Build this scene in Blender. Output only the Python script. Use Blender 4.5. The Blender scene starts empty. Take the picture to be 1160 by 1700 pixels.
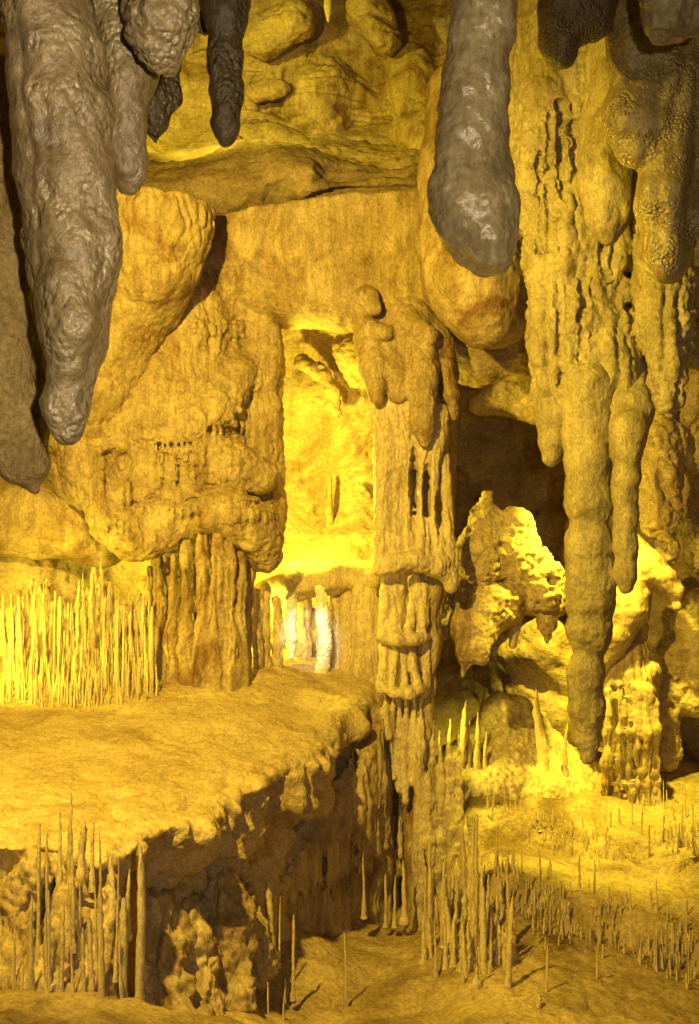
import bpy, math, random
import numpy as np
from mathutils import Vector

random.seed(7)
rng = np.random.default_rng(7)
scene = bpy.context.scene
COL = scene.collection
R = math.radians

# ------------------------------------------------------------------ camera
K = 0.875 / 1700.0          # photo pixel -> metres per metre of depth
HC = 2.9                    # eye height above the pit floor
cam_d = bpy.data.cameras.new('camera')
cam = bpy.data.objects.new('camera', cam_d); COL.objects.link(cam)
cam.location = (0, 0, HC); cam.rotation_euler = (R(90), 0, 0)
cam_d.sensor_fit = 'VERTICAL'; cam_d.sensor_height = 24.0
cam_d.lens = 24.0 / 0.875
cam_d.clip_start = 0.05; cam_d.clip_end = 200
scene.camera = cam

def W(px, py, Y):
    return np.array(((px - 580) * K * Y, Y, HC + (850 - py) * K * Y))

# ------------------------------------------------------------------ world, exposure
world = bpy.data.worlds.new('World'); scene.world = world; world.use_nodes = True
bg = world.node_tree.nodes['Background']
bg.inputs[0].default_value = (1.0, 0.62, 0.2, 1); bg.inputs[1].default_value = 0.02
vs = scene.view_settings
vs.view_transform = 'Standard'; vs.look = 'None'; vs.exposure = 0.0; vs.gamma = 1.0
vs.use_curve_mapping = False
cy = scene.cycles
cy.use_denoising = True
cy.max_bounces = 6; cy.diffuse_bounces = 4; cy.glossy_bounces = 2
cy.caustics_reflective = False; cy.caustics_refractive = False
cy.sample_clamp_indirect = 4.0

# ------------------------------------------------------------------ the cave's lamps (spots hidden among the rocks, flash beside the camera, a few added fills)
def spot(name, loc, target, power, col, ang, blend=0.5, size=0.06):
    d = bpy.data.lights.new(name, 'SPOT'); d.energy = power; d.color = col
    d.spot_size = R(ang); d.spot_blend = blend; d.shadow_soft_size = size
    o = bpy.data.objects.new(name, d); COL.objects.link(o); o.location = loc
    o.rotation_euler = (Vector(target) - Vector(loc)).to_track_quat('-Z', 'Y').to_euler()
    return o

AMBER = (1.0, 0.66, 0.06)
YEL = (1.0, 0.77, 0.045)
def bulb(name, loc, power, col, size=0.05):
    d = bpy.data.lights.new(name, 'POINT'); d.energy = power; d.color = col; d.shadow_soft_size = size
    o = bpy.data.objects.new(name, d); COL.objects.link(o); o.location = loc
    return o
spot('flood_lamp', (-1.35, 3.6, 4.55), (0.1, 7.2, 2.3), 1250, AMBER, 124, 0.75, 0.06)
spot('floor_lamp', (-2.55, 1.75, 2.0), (0.1, 7.5, 2.2), 130, AMBER, 100, 0.9, 0.05)
spot('straw_lamp', (-2.5, 6.7, 2.2), tuple(W(190, 1040, 7.7)), 150, YEL, 90, 0.6, 0.05)
bulb('alcove_lamp', tuple(W(452, 790, 8.4)), 190, YEL)
bulb('niche_fill', tuple(W(425, 1010, 7.95)), 16, YEL)  # added fill light, brightens the niche under the opening
spot('slope_lamp', tuple(W(1000, 650, 7.5)), tuple(W(950, 1330, 8.5)), 900, YEL, 66, 0.6, 0.05)
spot('hole_fill', tuple(W(692, 1190, 8.05)), tuple(W(860, 1255, 8.4)), 30, YEL, 70, 0.6, 0.05)  # added fill light for the spikes and mound beside the hole
spot('gallery_lamp', tuple(W(250, 40, 7.7)), tuple(W(480, 170, 9.3)), 130, YEL, 110, 0.5, 0.05)
spot('pillar_fill', tuple(W(520, 1000, 7.3)), tuple(W(512, 1060, 7.95)), 15, (1, 0.95, 0.8), 40, 0.5, 0.03)  # added white fill light so the two pillars come out white
spot('camera_flash', (0.22, -0.1, 3.05), (0.0, 4.0, 3.5), 175, (1.0, 0.80, 0.50), 110, 0.5, 0.03)

# ------------------------------------------------------------------ numeric helpers
PERM = rng.permutation(256).astype(np.int32); PERM = np.concatenate([PERM, PERM, PERM])
GRAD = rng.normal(size=(256, 3)).astype(np.float32)
GRAD /= np.linalg.norm(GRAD, axis=1)[:, None]

def perlin(p):
    p = np.asarray(p, np.float32)
    i = np.floor(p).astype(np.int32); f = p - i; i &= 255
    u = f * f * f * (f * (f * 6 - 15) + 10)
    def g(a, b, c):
        h = PERM[PERM[PERM[i[:, 0] + a] + i[:, 1] + b] + i[:, 2] + c]
        v = GRAD[h]
        return v[:, 0] * (f[:, 0] - a) + v[:, 1] * (f[:, 1] - b) + v[:, 2] * (f[:, 2] - c)
    x0 = g(0, 0, 0) * (1 - u[:, 0]) + g(1, 0, 0) * u[:, 0]
    x1 = g(0, 1, 0) * (1 - u[:, 0]) + g(1, 1, 0) * u[:, 0]
    x2 = g(0, 0, 1) * (1 - u[:, 0]) + g(1, 0, 1) * u[:, 0]
    x3 = g(0, 1, 1) * (1 - u[:, 0]) + g(1, 1, 1) * u[:, 0]
    y0 = x0 * (1 - u[:, 1]) + x1 * u[:, 1]
    y1 = x2 * (1 - u[:, 1]) + x3 * u[:, 1]
    return (y0 * (1 - u[:, 2]) + y1 * u[:, 2]) * 1.5

def fbm(p, f, o=3, gain=0.5):
    s = 0; a = 1.0
    p = np.asarray(p, np.float32) + 37.3
    for k in range(o):
        s = s + a * perlin(p * (f * 2 ** k) + 11.7 * k); a *= gain
    return s

# displacement layers: each takes points, returns metres outward
def d_lump(f, a, o=3):
    return lambda p, n: a * fbm(p, f, o)
def d_flute(f, a, stretch=0.1):        # vertical grooves, sharp inwards
    def fn(p, n):
        q = p * np.array((1, 1, stretch), np.float32)
        q = q + 0.03 * np.stack([perlin(p * 4), perlin(p * 4 + 9), perlin(p * 4 + 17)], 1)
        v = 1 - np.abs(perlin(q * f)) * 2.2
        side = 1 - np.clip(np.abs(n[:, 2]) * 1.1, 0, 1)
        return -a * np.clip(v, 0, 1) ** 2 * side
    return fn
def d_rib(f, a):                       # gentle horizontal growth ripples
    def fn(p, n):
        w = perlin(p * 3.0) * 2.5
        return a * np.sin(p[:, 2] * f + w * 2) * (0.5 + 0.5 * perlin(p * 2 + 5))
    return fn
def d_popcorn(f, a):                   # knobbly coralloid crust
    return lambda p, n: a * (np.abs(perlin(p * f)) * 1.6 + 0.6 * np.abs(perlin(p * f * 2.1 + 3)) - 0.4)
def d_pits(f, a, th=0.25):             # sharp little holes
    return lambda p, n: -a * np.clip((perlin(p * f) - th) * 4, 0, 1) - a * 0.6 * np.clip((perlin(p * f * 1.9 + 8) - th) * 4, 0, 1)
def d_bed(f, a, z0=-9.0):                       # bedding cracks: thin, near-level, broken
    def fn(p, n):
        q = p * np.array((0.5, 0.5, f), np.float32); q[:, 2] += 0.6 * perlin(p * 1.3) + p[:, 0] * 0.5
        v = np.clip(1 - np.abs(perlin(q)) * 9, 0, 1)
        return -a * v * np.clip(perlin(p * 2.2 + 4) * 3 + 0.3, 0, 1) * np.clip((p[:, 2] - z0) / 0.3, 0, 1)
    return fn

def mesh_from(name, V, F):
    me = bpy.data.meshes.new(name)
    V = np.ascontiguousarray(V, np.float32); F = np.ascontiguousarray(F, np.int32)
    n = F.shape[1]
    me.vertices.add(len(V)); me.vertices.foreach_set('co', V.ravel())
    me.loops.add(F.size); me.loops.foreach_set('vertex_index', F.ravel())
    me.polygons.add(len(F))
    me.polygons.foreach_set('loop_start', np.arange(0, F.size, n, dtype=np.int32))
    me.polygons.foreach_set('loop_total', np.full(len(F), n, np.int32))
    me.update(); me.validate()
    me.polygons.foreach_set('use_smooth', np.ones(len(me.polygons), bool))
    return me

def displace(me, layers):
    if not layers: return
    n = len(me.vertices)
    co = np.empty(n * 3, np.float32); me.vertices.foreach_get('co', co); co = co.reshape(-1, 3)
    no = np.empty(n * 3, np.float32); me.vertex_normals.foreach_get('vector', no); no = no.reshape(-1, 3)
    d = np.zeros(n, np.float32)
    for L in layers: d += L(co, no).astype(np.float32)
    co = co + no * d[:, None]
    me.vertices.foreach_set('co', co.ravel()); me.update()

def finish(name, me, mat, parent=None, base=None):
    """link as an object whose origin sits at the thing's base"""
    n = len(me.vertices)
    co = np.empty(n * 3, np.float32); me.vertices.foreach_get('co', co); co = co.reshape(-1, 3)
    if base is None:
        mn, mx = co.min(0), co.max(0)
        base = ((mn[0] + mx[0]) / 2, (mn[1] + mx[1]) / 2, mn[2])
    base = np.array(base, np.float32)
    me.vertices.foreach_set('co', (co - base).ravel()); me.update()
    me.materials.clear(); me.materials.append(mat)
    o = bpy.data.objects.new(name, me); COL.objects.link(o)
    if parent is not None:
        o.parent = parent; o.location = Vector(base) - parent.location
    else:
        o.location = base
    return o

def empty(name, loc):
    o = bpy.data.objects.new(name, None); COL.objects.link(o); o.location = loc; o.empty_display_size = 0.1
    return o

def tag(o, label, cat, group=None):
    o['label'] = label; o['category'] = cat
    if group: o['group'] = group
    return o
def structure(o):
    o['kind'] = 'structure'; return o

# ---- implicit surfaces: chains of round cones, smooth-joined, then meshed by surface nets
def chain(pts, ys=1.0):
    """pts: (px, py, depth, radius px) -> world nodes"""
    out = []
    for px, py, Y, r in pts:
        out.append((*W(px, py, Y), r * K * Y))
    return ('c', np.array(out, np.float32), ys)
def prof(rows, Y, ys=1.0):
    """rows: (py, xl, xr) outline of a hanging or standing form at one depth"""
    return chain([((a + b) / 2, py, Y, (b - a) / 2) for py, a, b in rows], ys)
def groove(pts, ys=2.5):
    return ('a', pts, ys)
def wchain(pts, ys=1.0):
    return ('c', np.array(pts, np.float32), ys)

def surface_nets(v, org, h):
    s = v < 0
    sl = lambda a, o, n: a[o[0]:n[0] - 1 + o[0], o[1]:n[1] - 1 + o[1], o[2]:n[2] - 1 + o[2]]
    N = v.shape
    corners = [(a, b, c) for a in (0, 1) for b in (0, 1) for c in (0, 1)]
    cnt = np.zeros(tuple(x - 1 for x in N), np.int8)
    for o in corners: cnt += sl(s, o, N)
    act = (cnt > 0) & (cnt < 8)
    idx = np.full(act.shape, -1, np.int32); ijk = np.argwhere(act)
    idx[act] = np.arange(len(ijk))
    pos = np.zeros((len(ijk), 3), np.float32); c = np.zeros(len(ijk), np.float32)
    cv = {o: v[ijk[:, 0] + o[0], ijk[:, 1] + o[1], ijk[:, 2] + o[2]] for o in corners}
    for a in corners:
        for ax in range(3):
            if a[ax] == 0:
                b = list(a); b[ax] = 1; b = tuple(b)
                va, vb = cv[a], cv[b]
                m = (va < 0) != (vb < 0)
                t = np.where(m, va / np.where(m, va - vb, 1), 0)
                q = np.array(a, np.float32)[None, :].repeat(len(ijk), 0); q[:, ax] = t
                pos[m] += q[m]; c += m
    pos = (pos / c[:, None] + ijk) * h + org
    faces = []
    for ax in range(3):
        u, w = (ax + 1) % 3, (ax + 2) % 3
        lo = [slice(None)] * 3; hi = [slice(None)] * 3
        lo[ax] = slice(0, -1); hi[ax] = slice(1, None)
        A, B = s[tuple(lo)], s[tuple(hi)]
        e = np.argwhere(A != B)
        ok = (e[:, u] > 0) & (e[:, w] > 0) & (e[:, u] < N[u] - 1) & (e[:, w] < N[w] - 1)
        e = e[ok]; ins = A[tuple(e.T)]
        def cell(du, dw):
            q = e.copy(); q[:, u] -= du; q[:, w] -= dw
            return idx[tuple(q.T)]
        f = np.stack([cell(1, 1), cell(0, 1), cell(0, 0), cell(1, 0)], 1)
        f[~ins] = f[~ins][:, ::-1]
        faces.append(f)
    return pos, np.concatenate(faces)

def field(prims, h, k, cuts=(), neg=(), post=()):
    lo = np.full(3, 1e9); hi = np.full(3, -1e9)
    for p in prims:
        n = p[1]; rr = n[:, 3:4] * np.array((1, max(1, p[2]), 1))
        lo = np.minimum(lo, (n[:, :3] - rr).min(0)); hi = np.maximum(hi, (n[:, :3] + rr).max(0))
    pad = 3 * h + k * 0.5
    lo -= pad; hi += pad
    N = np.ceil((hi - lo) / h).astype(int) + 1
    ax = [(lo[i] + h * np.arange(N[i])).astype(np.float32) for i in range(3)]
    v = np.full(tuple(N), 1.0, np.float32)
    def settle(p):                      # lay a groove or drip on the surface already grown: find its depth
        out = []
        for px, py, r in p[1]:
            Y = 0.5 * (lo[1] + hi[1])
            for _ in range(3):
                q = W(px, py, Y)
                ix = int(np.clip((q[0] - lo[0]) / h, 0, N[0] - 1)); iz = int(np.clip((q[2] - lo[2]) / h, 0, N[2] - 1))
                ins = np.flatnonzero(v[ix, :, iz] < 0)
                if len(ins): Y = float(ax[1][ins[0]])
            out.append((*W(px, py, Y + r * K * Y * 0.5), r * K * Y))
        return ('c', np.array(out, np.float32), p[2])
    todo = [(*p, False) for p in prims] + [None] + [(*p, True) for p in neg] + [(*p, False) for p in post]
    for ti in range(len(todo)):
        if todo[ti] is None:
            for tj in range(ti + 1, len(todo)):
                if todo[tj][0] == 'a': todo[tj] = (*settle(todo[tj][:3]), todo[tj][3])
            continue
        kind, n, ys, sub = todo[ti]
        kk_ = k if ti < len(prims) else 0.015
        segs = [(n[i], n[i + 1]) for i in range(len(n) - 1)] if len(n) > 1 else [(n[0], n[0])]
        part = None
        for a, b in segs:
            rm = max(a[3], b[3]); m = k + 2.5 * h
            s = []
            for i in range(3):
                r_ = rm * (max(1, ys) if i == 1 else 1) + m
                i0 = max(0, int((min(a[i], b[i]) - r_ - lo[i]) / h)); i1 = min(N[i], int((max(a[i], b[i]) + r_ - lo[i]) / h) + 2)
                s.append(slice(i0, i1))
            X = ax[0][s[0]][:, None, None]; Y = ax[1][s[1]][None, :, None]; Z = ax[2][s[2]][None, None, :]
            d = b[:3] - a[:3]; L = float(d @ d) + 1e-9
            t = np.clip(((X - a[0]) * d[0] + (Y - a[1]) * d[1] + (Z - a[2]) * d[2]) / L, 0, 1)
            dx = X - a[0] - t * d[0]; dy = (Y - a[1] - t * d[1]) / ys; dz = Z - a[2] - t * d[2]
            q = np.sqrt(dx * dx + dy * dy + dz * dz) - (a[3] + t * (b[3] - a[3]))
            s = tuple(s); o = v[s]
            if sub:
                kn = 0.02; q = -q; hh = np.clip(kn - np.abs(o - q), 0, None) / kn
                v[s] = np.maximum(o, q) + hh * hh * kn * 0.25
                continue
            hh = np.clip(kk_ - np.abs(o - q), 0, None) / kk_
            v[s] = np.minimum(o, q) - hh * hh * kk_ * 0.25
    for cfn in cuts:            # cut away: smooth max with -f
        X, Y, Z = ax[0][:, None, None], ax[1][None, :, None], ax[2][None, None, :]
        q = cfn(X, Y, Z); kk = 0.012
        hh = np.clip(kk - np.abs(v - q), 0, None) / kk
        v = (np.maximum(v, q) + hh * hh * kk * 0.25).astype(np.float32)
    return v, lo.astype(np.float32), h

def rock(name, prims, mat, h=0.015, k=0.03, layers=(), parent=None, base=None, cuts=(), neg=(), post=()):
    v, lo, h = field(prims, h, k, cuts, neg, post)
    V, F = surface_nets(v, lo, h)
    me = mesh_from(name, V, F)
    displace(me, layers)
    return finish(name, me, mat, parent, base)

def rbf(P, val, lam=1e-3):
    P = np.array(P, float); val = np.array(val, float); n = len(P)
    def ker(r): return np.where(r > 1e-9, r * r * np.log(np.maximum(r, 1e-9)), 0)
    A = np.zeros((n + 3, n + 3))
    r = np.linalg.norm(P[:, None] - P[None], axis=2)
    A[:n, :n] = ker(r) + lam * np.eye(n)
    A[:n, n] = 1; A[:n, n + 1:] = P; A[n, :n] = 1; A[n + 1:, :n] = P.T
    w = np.linalg.solve(A, np.concatenate([val, [0, 0, 0]]))
    def f(x, y):
        x = np.asarray(x, float); sh = x.shape; Q = np.stack([x.ravel(), np.asarray(y, float).ravel()], 1)
        out = w[n] + Q @ w[n + 1:]
        for i in range(n):
            out += w[i] * ker(np.hypot(Q[:, 0] - P[i, 0], Q[:, 1] - P[i, 1]))
        return out.reshape(sh)
    return f

def grid_faces(nu, nv, flip=False, wrap=False):
    i = np.arange(nu - 1 if not wrap else nu); j = np.arange(nv - 1)
    I, J = np.meshgrid(i, j, indexing='ij'); I2 = (I + 1) % nu
    F = np.stack([I * nv + J, I2 * nv + J, I2 * nv + J + 1, I * nv + J + 1], -1).reshape(-1, 4)
    return F[:, ::-1] if flip else F

# ------------------------------------------------------------------ materials
def stone(name, c1, c2, rough=0.6, scale=6, b_fine=0.35, b_scale=60, stretch=1.0, c3=None, spec=0.4, streak=0.0, bdist=0.014, coat=0.0, crust=1.0):
    m = bpy.data.materials.new(name); m.use_nodes = True
    nt = m.node_tree; N = nt.nodes; Lk = nt.links.new
    bs = N['Principled BSDF']
    geo = N.new('ShaderNodeNewGeometry')
    mp = N.new('ShaderNodeMapping'); mp.inputs['Scale'].default_value = (1, 1, stretch)
    Lk(geo.outputs['Position'], mp.inputs['Vector'])
    def noise(sc, det=6, rg=0.6, dist=0.0, vec=mp):
        n = N.new('ShaderNodeTexNoise'); n.inputs['Scale'].default_value = sc; n.inputs['Detail'].default_value = det
        n.inputs['Roughness'].default_value = rg; n.inputs['Distortion'].default_value = dist
        Lk(vec.outputs[0], n.inputs['Vector']); return n
    n1 = noise(scale, 8, 0.62, 0.1)
    rp = N.new('ShaderNodeValToRGB'); rp.color_ramp.elements[0].position = 0.32; rp.color_ramp.elements[1].position = 0.68
    rp.color_ramp.elements[0].color = (*c1, 1); rp.color_ramp.elements[1].color = (*c2, 1)
    Lk(n1.outputs[0], rp.inputs[0])
    col = rp.outputs[0]
    if c3:                                  # mineral stain patches
        n3 = noise(scale * 0.45, 5, 0.65, 1.0)
        r3 = N.new('ShaderNodeValToRGB'); r3.color_ramp.elements[0].position = 0.52; r3.color_ramp.elements[1].position = 0.68
        Lk(n3.outputs[0], r3.inputs[0])
        mx = N.new('ShaderNodeMix'); mx.data_type = 'RGBA'; mx.inputs[7].default_value = (*c3, 1)
        Lk(r3.outputs[0], mx.inputs[0]); Lk(col, mx.inputs[6]); col = mx.outputs[2]
    if streak > 0:                          # drip streaks down the stone
        ms = N.new('ShaderNodeMapping'); ms.inputs['Scale'].default_value = (1, 1, 0.06)
        Lk(geo.outputs['Position'], ms.inputs['Vector'])
        n4 = noise(26, 4, 0.6, 0.2, ms)
        r4 = N.new('ShaderNodeValToRGB'); r4.color_ramp.elements[0].position = 0.35; r4.color_ramp.elements[1].position = 0.6
        r4.color_ramp.elements[0].color = (1 - streak,) * 3 + (1,); r4.color_ramp.elements[1].color = (1, 1, 1, 1)
        Lk(n4.outputs[0], r4.inputs[0])
        mx = N.new('ShaderNodeMix'); mx.data_type = 'RGBA'; mx.blend_type = 'MULTIPLY'; mx.inputs[0].default_value = 1
        Lk(col, mx.inputs[6]); Lk(r4.outputs[0], mx.inputs[7]); col = mx.outputs[2]
    # fine grain in the colour
    n5 = noise(b_scale * 1.6, 3, 0.7)
    r5 = N.new('ShaderNodeMapRange'); r5.inputs[1].default_value = 0.3; r5.inputs[2].default_value = 0.7
    r5.inputs[3].default_value = 0.62; r5.inputs[4].default_value = 1.25
    Lk(n5.outputs[0], r5.inputs[0])
    mx = N.new('ShaderNodeMix'); mx.data_type = 'RGBA'; mx.blend_type = 'MULTIPLY'; mx.inputs[0].default_value = 1
    Lk(col, mx.inputs[6]); Lk(r5.outputs[0], mx.inputs[7]); col = mx.outputs[2]
    Lk(col, bs.inputs['Base Color'])
    nb = noise(b_scale, 6, 0.7, 0.0)
    nb2 = noise(b_scale * 0.28, 4, 0.6, 0.0)
    ad = N.new('ShaderNodeMath'); ad.operation = 'MULTIPLY_ADD'; ad.inputs[1].default_value = 2.2
    Lk(nb2.outputs[0], ad.inputs[0]); Lk(nb.outputs[0], ad.inputs[2])
    hgt = ad.outputs[0]
    if coat:                                # crystal crust that glints in patches
        vo = N.new('ShaderNodeTexVoronoi'); vo.inputs['Scale'].default_value = 85; Lk(geo.outputs['Position'], vo.inputs['Vector'])
        pn = noise(9, 4, 0.65); pr = N.new('ShaderNodeMapRange'); pr.inputs[1].default_value = 0.48; pr.inputs[2].default_value = 0.62
        pr.inputs[3].default_value = 0.0; pr.inputs[4].default_value = -2.2 * crust; Lk(pn.outputs[0], pr.inputs[0])
        cm = N.new('ShaderNodeMath'); cm.operation = 'MULTIPLY_ADD'; Lk(vo.outputs['Distance'], cm.inputs[0]); Lk(pr.outputs[0], cm.inputs[1]); Lk(hgt, cm.inputs[2]); hgt = cm.outputs[0]
    bp = N.new('ShaderNodeBump'); bp.inputs['Strength'].default_value = b_fine; bp.inputs['Distance'].default_value = bdist
    Lk(hgt, bp.inputs['Height']); Lk(bp.outputs[0], bs.inputs['Normal'])
    rr = N.new('ShaderNodeMapRange'); rr.inputs[3].default_value = max(0.08, rough - 0.15); rr.inputs[4].default_value = min(1, rough + 0.15)
    Lk(n1.outputs[0], rr.inputs[0]); Lk(rr.outputs[0], bs.inputs['Roughness'])
    bs.inputs['Specular IOR Level'].default_value = spec
    if coat:                                # film of water
        bs.inputs['Coat Weight'].default_value = coat; bs.inputs['Coat Roughness'].default_value = 0.22
        Lk(bp.outputs[0], bs.inputs['Coat Normal'])
    return m

M_flow = stone('flowstone', (0.32, 0.23, 0.13), (0.58, 0.46, 0.30), 0.55, 5, 0.55, 45, 0.7, (0.25, 0.145, 0.07), streak=0.32)
M_pale = stone('pale_calcite', (0.50, 0.40, 0.26), (0.72, 0.60, 0.42), 0.5, 6, 0.45, 55, 0.5, streak=0.25)
M_wet = stone('wet_grey_calcite', (0.25, 0.18, 0.085), (0.42, 0.34, 0.19), 0.35, 9, 0.6, 60, 0.8, (0.20, 0.145, 0.08), spec=0.6, streak=0.15, bdist=0.008, coat=0.8)
M_slick = stone('slick_grey_calcite', (0.34, 0.27, 0.13), (0.54, 0.46, 0.27), 0.3, 8, 0.5, 34, 0.8, (0.20, 0.145, 0.08), spec=0.7, streak=0.12, bdist=0.008, coat=0.9, crust=0.25)
M_dark = stone('shaded_wet_calcite', (0.075, 0.055, 0.028), (0.15, 0.11, 0.055), 0.4, 7, 0.7, 60, 0.9, spec=0.5, bdist=0.008, coat=0.5)  # shade on the unlit stalactites put into a darker base colour
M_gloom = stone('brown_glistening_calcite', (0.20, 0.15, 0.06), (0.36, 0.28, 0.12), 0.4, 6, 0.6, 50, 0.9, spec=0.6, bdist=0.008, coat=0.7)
M_olive = stone('olive_flowstone', (0.28, 0.23, 0.13), (0.50, 0.43, 0.26), 0.5, 5, 0.6, 50, 0.7, (0.22, 0.17, 0.09), streak=0.2)
M_bed = stone('bedrock', (0.26, 0.19, 0.12), (0.52, 0.41, 0.27), 0.75, 3, 0.7, 24, 1.2, (0.22, 0.14, 0.08), bdist=0.022)
M_ledge = stone('crusted_ledge', (0.42, 0.32, 0.18), (0.66, 0.53, 0.32), 0.7, 4, 0.6, 34, 1.0, (0.34, 0.23, 0.12), bdist=0.022)
M_floor = stone('muddy_floor', (0.28, 0.20, 0.11), (0.54, 0.42, 0.24), 0.65, 3, 0.8, 24, 1.0, (0.16, 0.10, 0.05), bdist=0.022)
M_straw = stone('straw_calcite', (0.48, 0.39, 0.25), (0.72, 0.60, 0.40), 0.5, 12, 0.4, 90, 0.4)
M_white = stone('white_calcite', (0.82, 0.80, 0.74), (0.9, 0.88, 0.84), 0.45, 14, 0.7, 60, 1.0)
M_coral = stone('coralloid_rock', (0.46, 0.35, 0.2), (0.70, 0.57, 0.36), 0.75, 9, 0.9, 50, 1.0, (0.40, 0.30, 0.17), bdist=0.022)

# ------------------------------------------------------------------ setting: wall, ceiling, floor, ledge
def catmull(P, n):
    P = np.array(P, float); m = len(P); out = []
    for i in range(m):
        p0, p1, p2, p3 = P[i - 1], P[i], P[(i + 1) % m], P[(i + 2) % m]
        for t in np.linspace(0, 1, n, endpoint=False):
            out.append(0.5 * ((2 * p1) + (-p0 + p2) * t + (2 * p0 - 5 * p1 + 4 * p2 - p3) * t * t + (-p0 + 3 * p1 - 3 * p2 + p3) * t ** 3))
    return np.array(out)

plan = catmull([(-3.6, -3), (-3.9, 0), (-3.8, 3.2), (-3.5, 6), (-2.7, 7.9), (-1.4, 9.1), (0, 9.6), (1.4, 9.7), (2.8, 9.2), (3.8, 7.2), (4.0, 4), (3.9, 0), (3.4, -3), (0, -3.9)], 200)
seg = np.r_[0, np.cumsum(np.linalg.norm(np.diff(plan, axis=0), axis=1))]
# dense steps where the camera looks, coarse elsewhere
steps = []; s = 0
while s < seg[-1]:
    x = np.interp(s, seg, plan[:, 0]); y = np.interp(s, seg, plan[:, 1])
    steps.append(s); s += 0.017 if (y > 6.5 and abs(x) < 3.2) else 0.12
steps = np.array(steps)
PX = np.interp(steps, seg, plan[:, 0]); PY = np.interp(steps, seg, plan[:, 1])
wall_pts = [(300,170,9.3),(450,100,9.4),(600,60,9.4),(700,120,9.3),(900,150,8.9),(1100,100,8.6),(530,-60,9.3),(50,100,8.6),
            (260,320,8.05),(400,335,8.05),(500,330,8.05),(690,300,8.1),(300,235,9.1),(500,225,9.2),(660,215,9.2),
            (500,420,8.8),(350,500,9.2),(700,450,8.7),(540,600,9.3),(540,750,9.5),(540,890,9.3),(400,800,9.4),(480,700,9.5),(610,700,9.4),
            (540,960,8.5),(470,1010,8.35),(600,1010,8.3),(540,1100,8.2),(640,1100,8.6),(850,780,9.9),(800,700,9.9),(740,1150,10.1),(900,900,9.8),
            (1100,800,9.2),(1150,1000,9.3),(950,1150,9.3),(1150,500,8.9),(80,880,8.0),(100,1000,8.0),(200,1100,8.0),(0,600,8.2),(300,760,9.2),(300,1000,8.6),(300,1200,8.4),(800,1300,9.8),(1100,1300,9.6)]
wp = np.array([W(*p) for p in wall_pts])
back = (plan[:, 1] > 4); bx = plan[back][:, 0]; by = plan[back][:, 1]; oi = np.argsort(bx)
planY = lambda x: np.interp(x, bx[oi], by[oi])
g_w = rbf(wp[:, [0, 2]], wp[:, 1] - planY(wp[:, 0]), 2e-3)
ZW = np.arange(-0.6, 7.9, 0.018)
XX, ZZ = np.meshgrid(PX, ZW, indexing='ij'); YY = np.repeat(PY[:, None], len(ZW), 1)
win = np.clip((2.9 - np.abs(XX)) / 0.8, 0, 1) * (YY > 5) * np.clip((7.6 - ZZ) / 0.8, 0, 1) * np.clip((ZZ + 0.3) / 0.6, 0, 1)
YY = YY + np.clip(g_w(XX, ZZ), -1.8, 1.2) * win
V = np.stack([XX, YY, ZZ], -1).reshape(-1, 3)
me = mesh_from('cave_wall', V, grid_faces(len(PX), len(ZW), wrap=True))
displace(me, [d_lump(0.9, 0.10, 4), d_lump(5, 0.02, 3), d_bed(4.5, 0.14, 4.9), d_bed(9, 0.08, 4.9), d_pits(5, 0.05, 0.42), d_flute(6, 0.02, 0.2), d_popcorn(13, 0.012)])
wall = structure(finish('cave_wall', me, M_bed, base=(0, 0, 0)))

def ceil_z(y): return np.clip(3.3 + 0.45 * np.asarray(y), 3.9, 7.55)
gx = np.arange(-4.6, 4.7, 0.07); gy = np.arange(-4.4, 10.6, 0.07)
XX, YY = np.meshgrid(gx, gy, indexing='ij')
V = np.stack([XX, YY, ceil_z(YY)], -1).reshape(-1, 3)
me = mesh_from('cave_ceiling', V, grid_faces(len(gx), len(gy), flip=True))
displace(me, [d_lump(0.8, 0.12, 4)])
structure(finish('cave_ceiling', me, M_bed, base=(0, 0, 0)))

floor_pts = [(600,1620,6.6),(560,1560,7.0),(640,1540,7.3),(500,1545,6.8),(560,1690,6.1),(700,1535,7.4),
             (780,1378,7.8),(900,1395,7.7),(1000,1420,7.6),(1160,1445,7.4),(780,1262,8.9),(900,1250,9.0),(1050,1270,9.0),(1160,1290,8.9),
             (780,1420,7.5),(850,1425,7.35),(1000,1462,7.2),(1160,1495,7.1),(820,1452,7.0),(900,1490,6.9),(1000,1540,6.7),(1160,1592,6.5),
             (780,1600,6.3),(850,1640,6.0),(1000,1680,5.7),(1160,1700,5.6),(1100,1640,6.1),
             (60,1650,4.5),(230,1690,4.2),(330,1690,5.2),(420,1690,5.7)]
fp = [tuple(W(*p)) for p in floor_pts] + [(-1.2, 5.6, 0.6), (-2.5, 7, 0.6), (0, 2, 1.0), (0, -3, 1.0), (-3.5, -3, 1.0), (3.5, -3, 1.0), (-3.5, 3, 1.0), (3.5, 3, 0.8), (3.6, 7, 0.7), (-3.6, 9, 0.7), (0, 9.6, 0.6), (3, 9.8, 0.9), (1.5, 4, 0.7)]
fp = np.array(fp)
floor_r = rbf(fp[:, :2], fp[:, 2], 2e-3)
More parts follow.
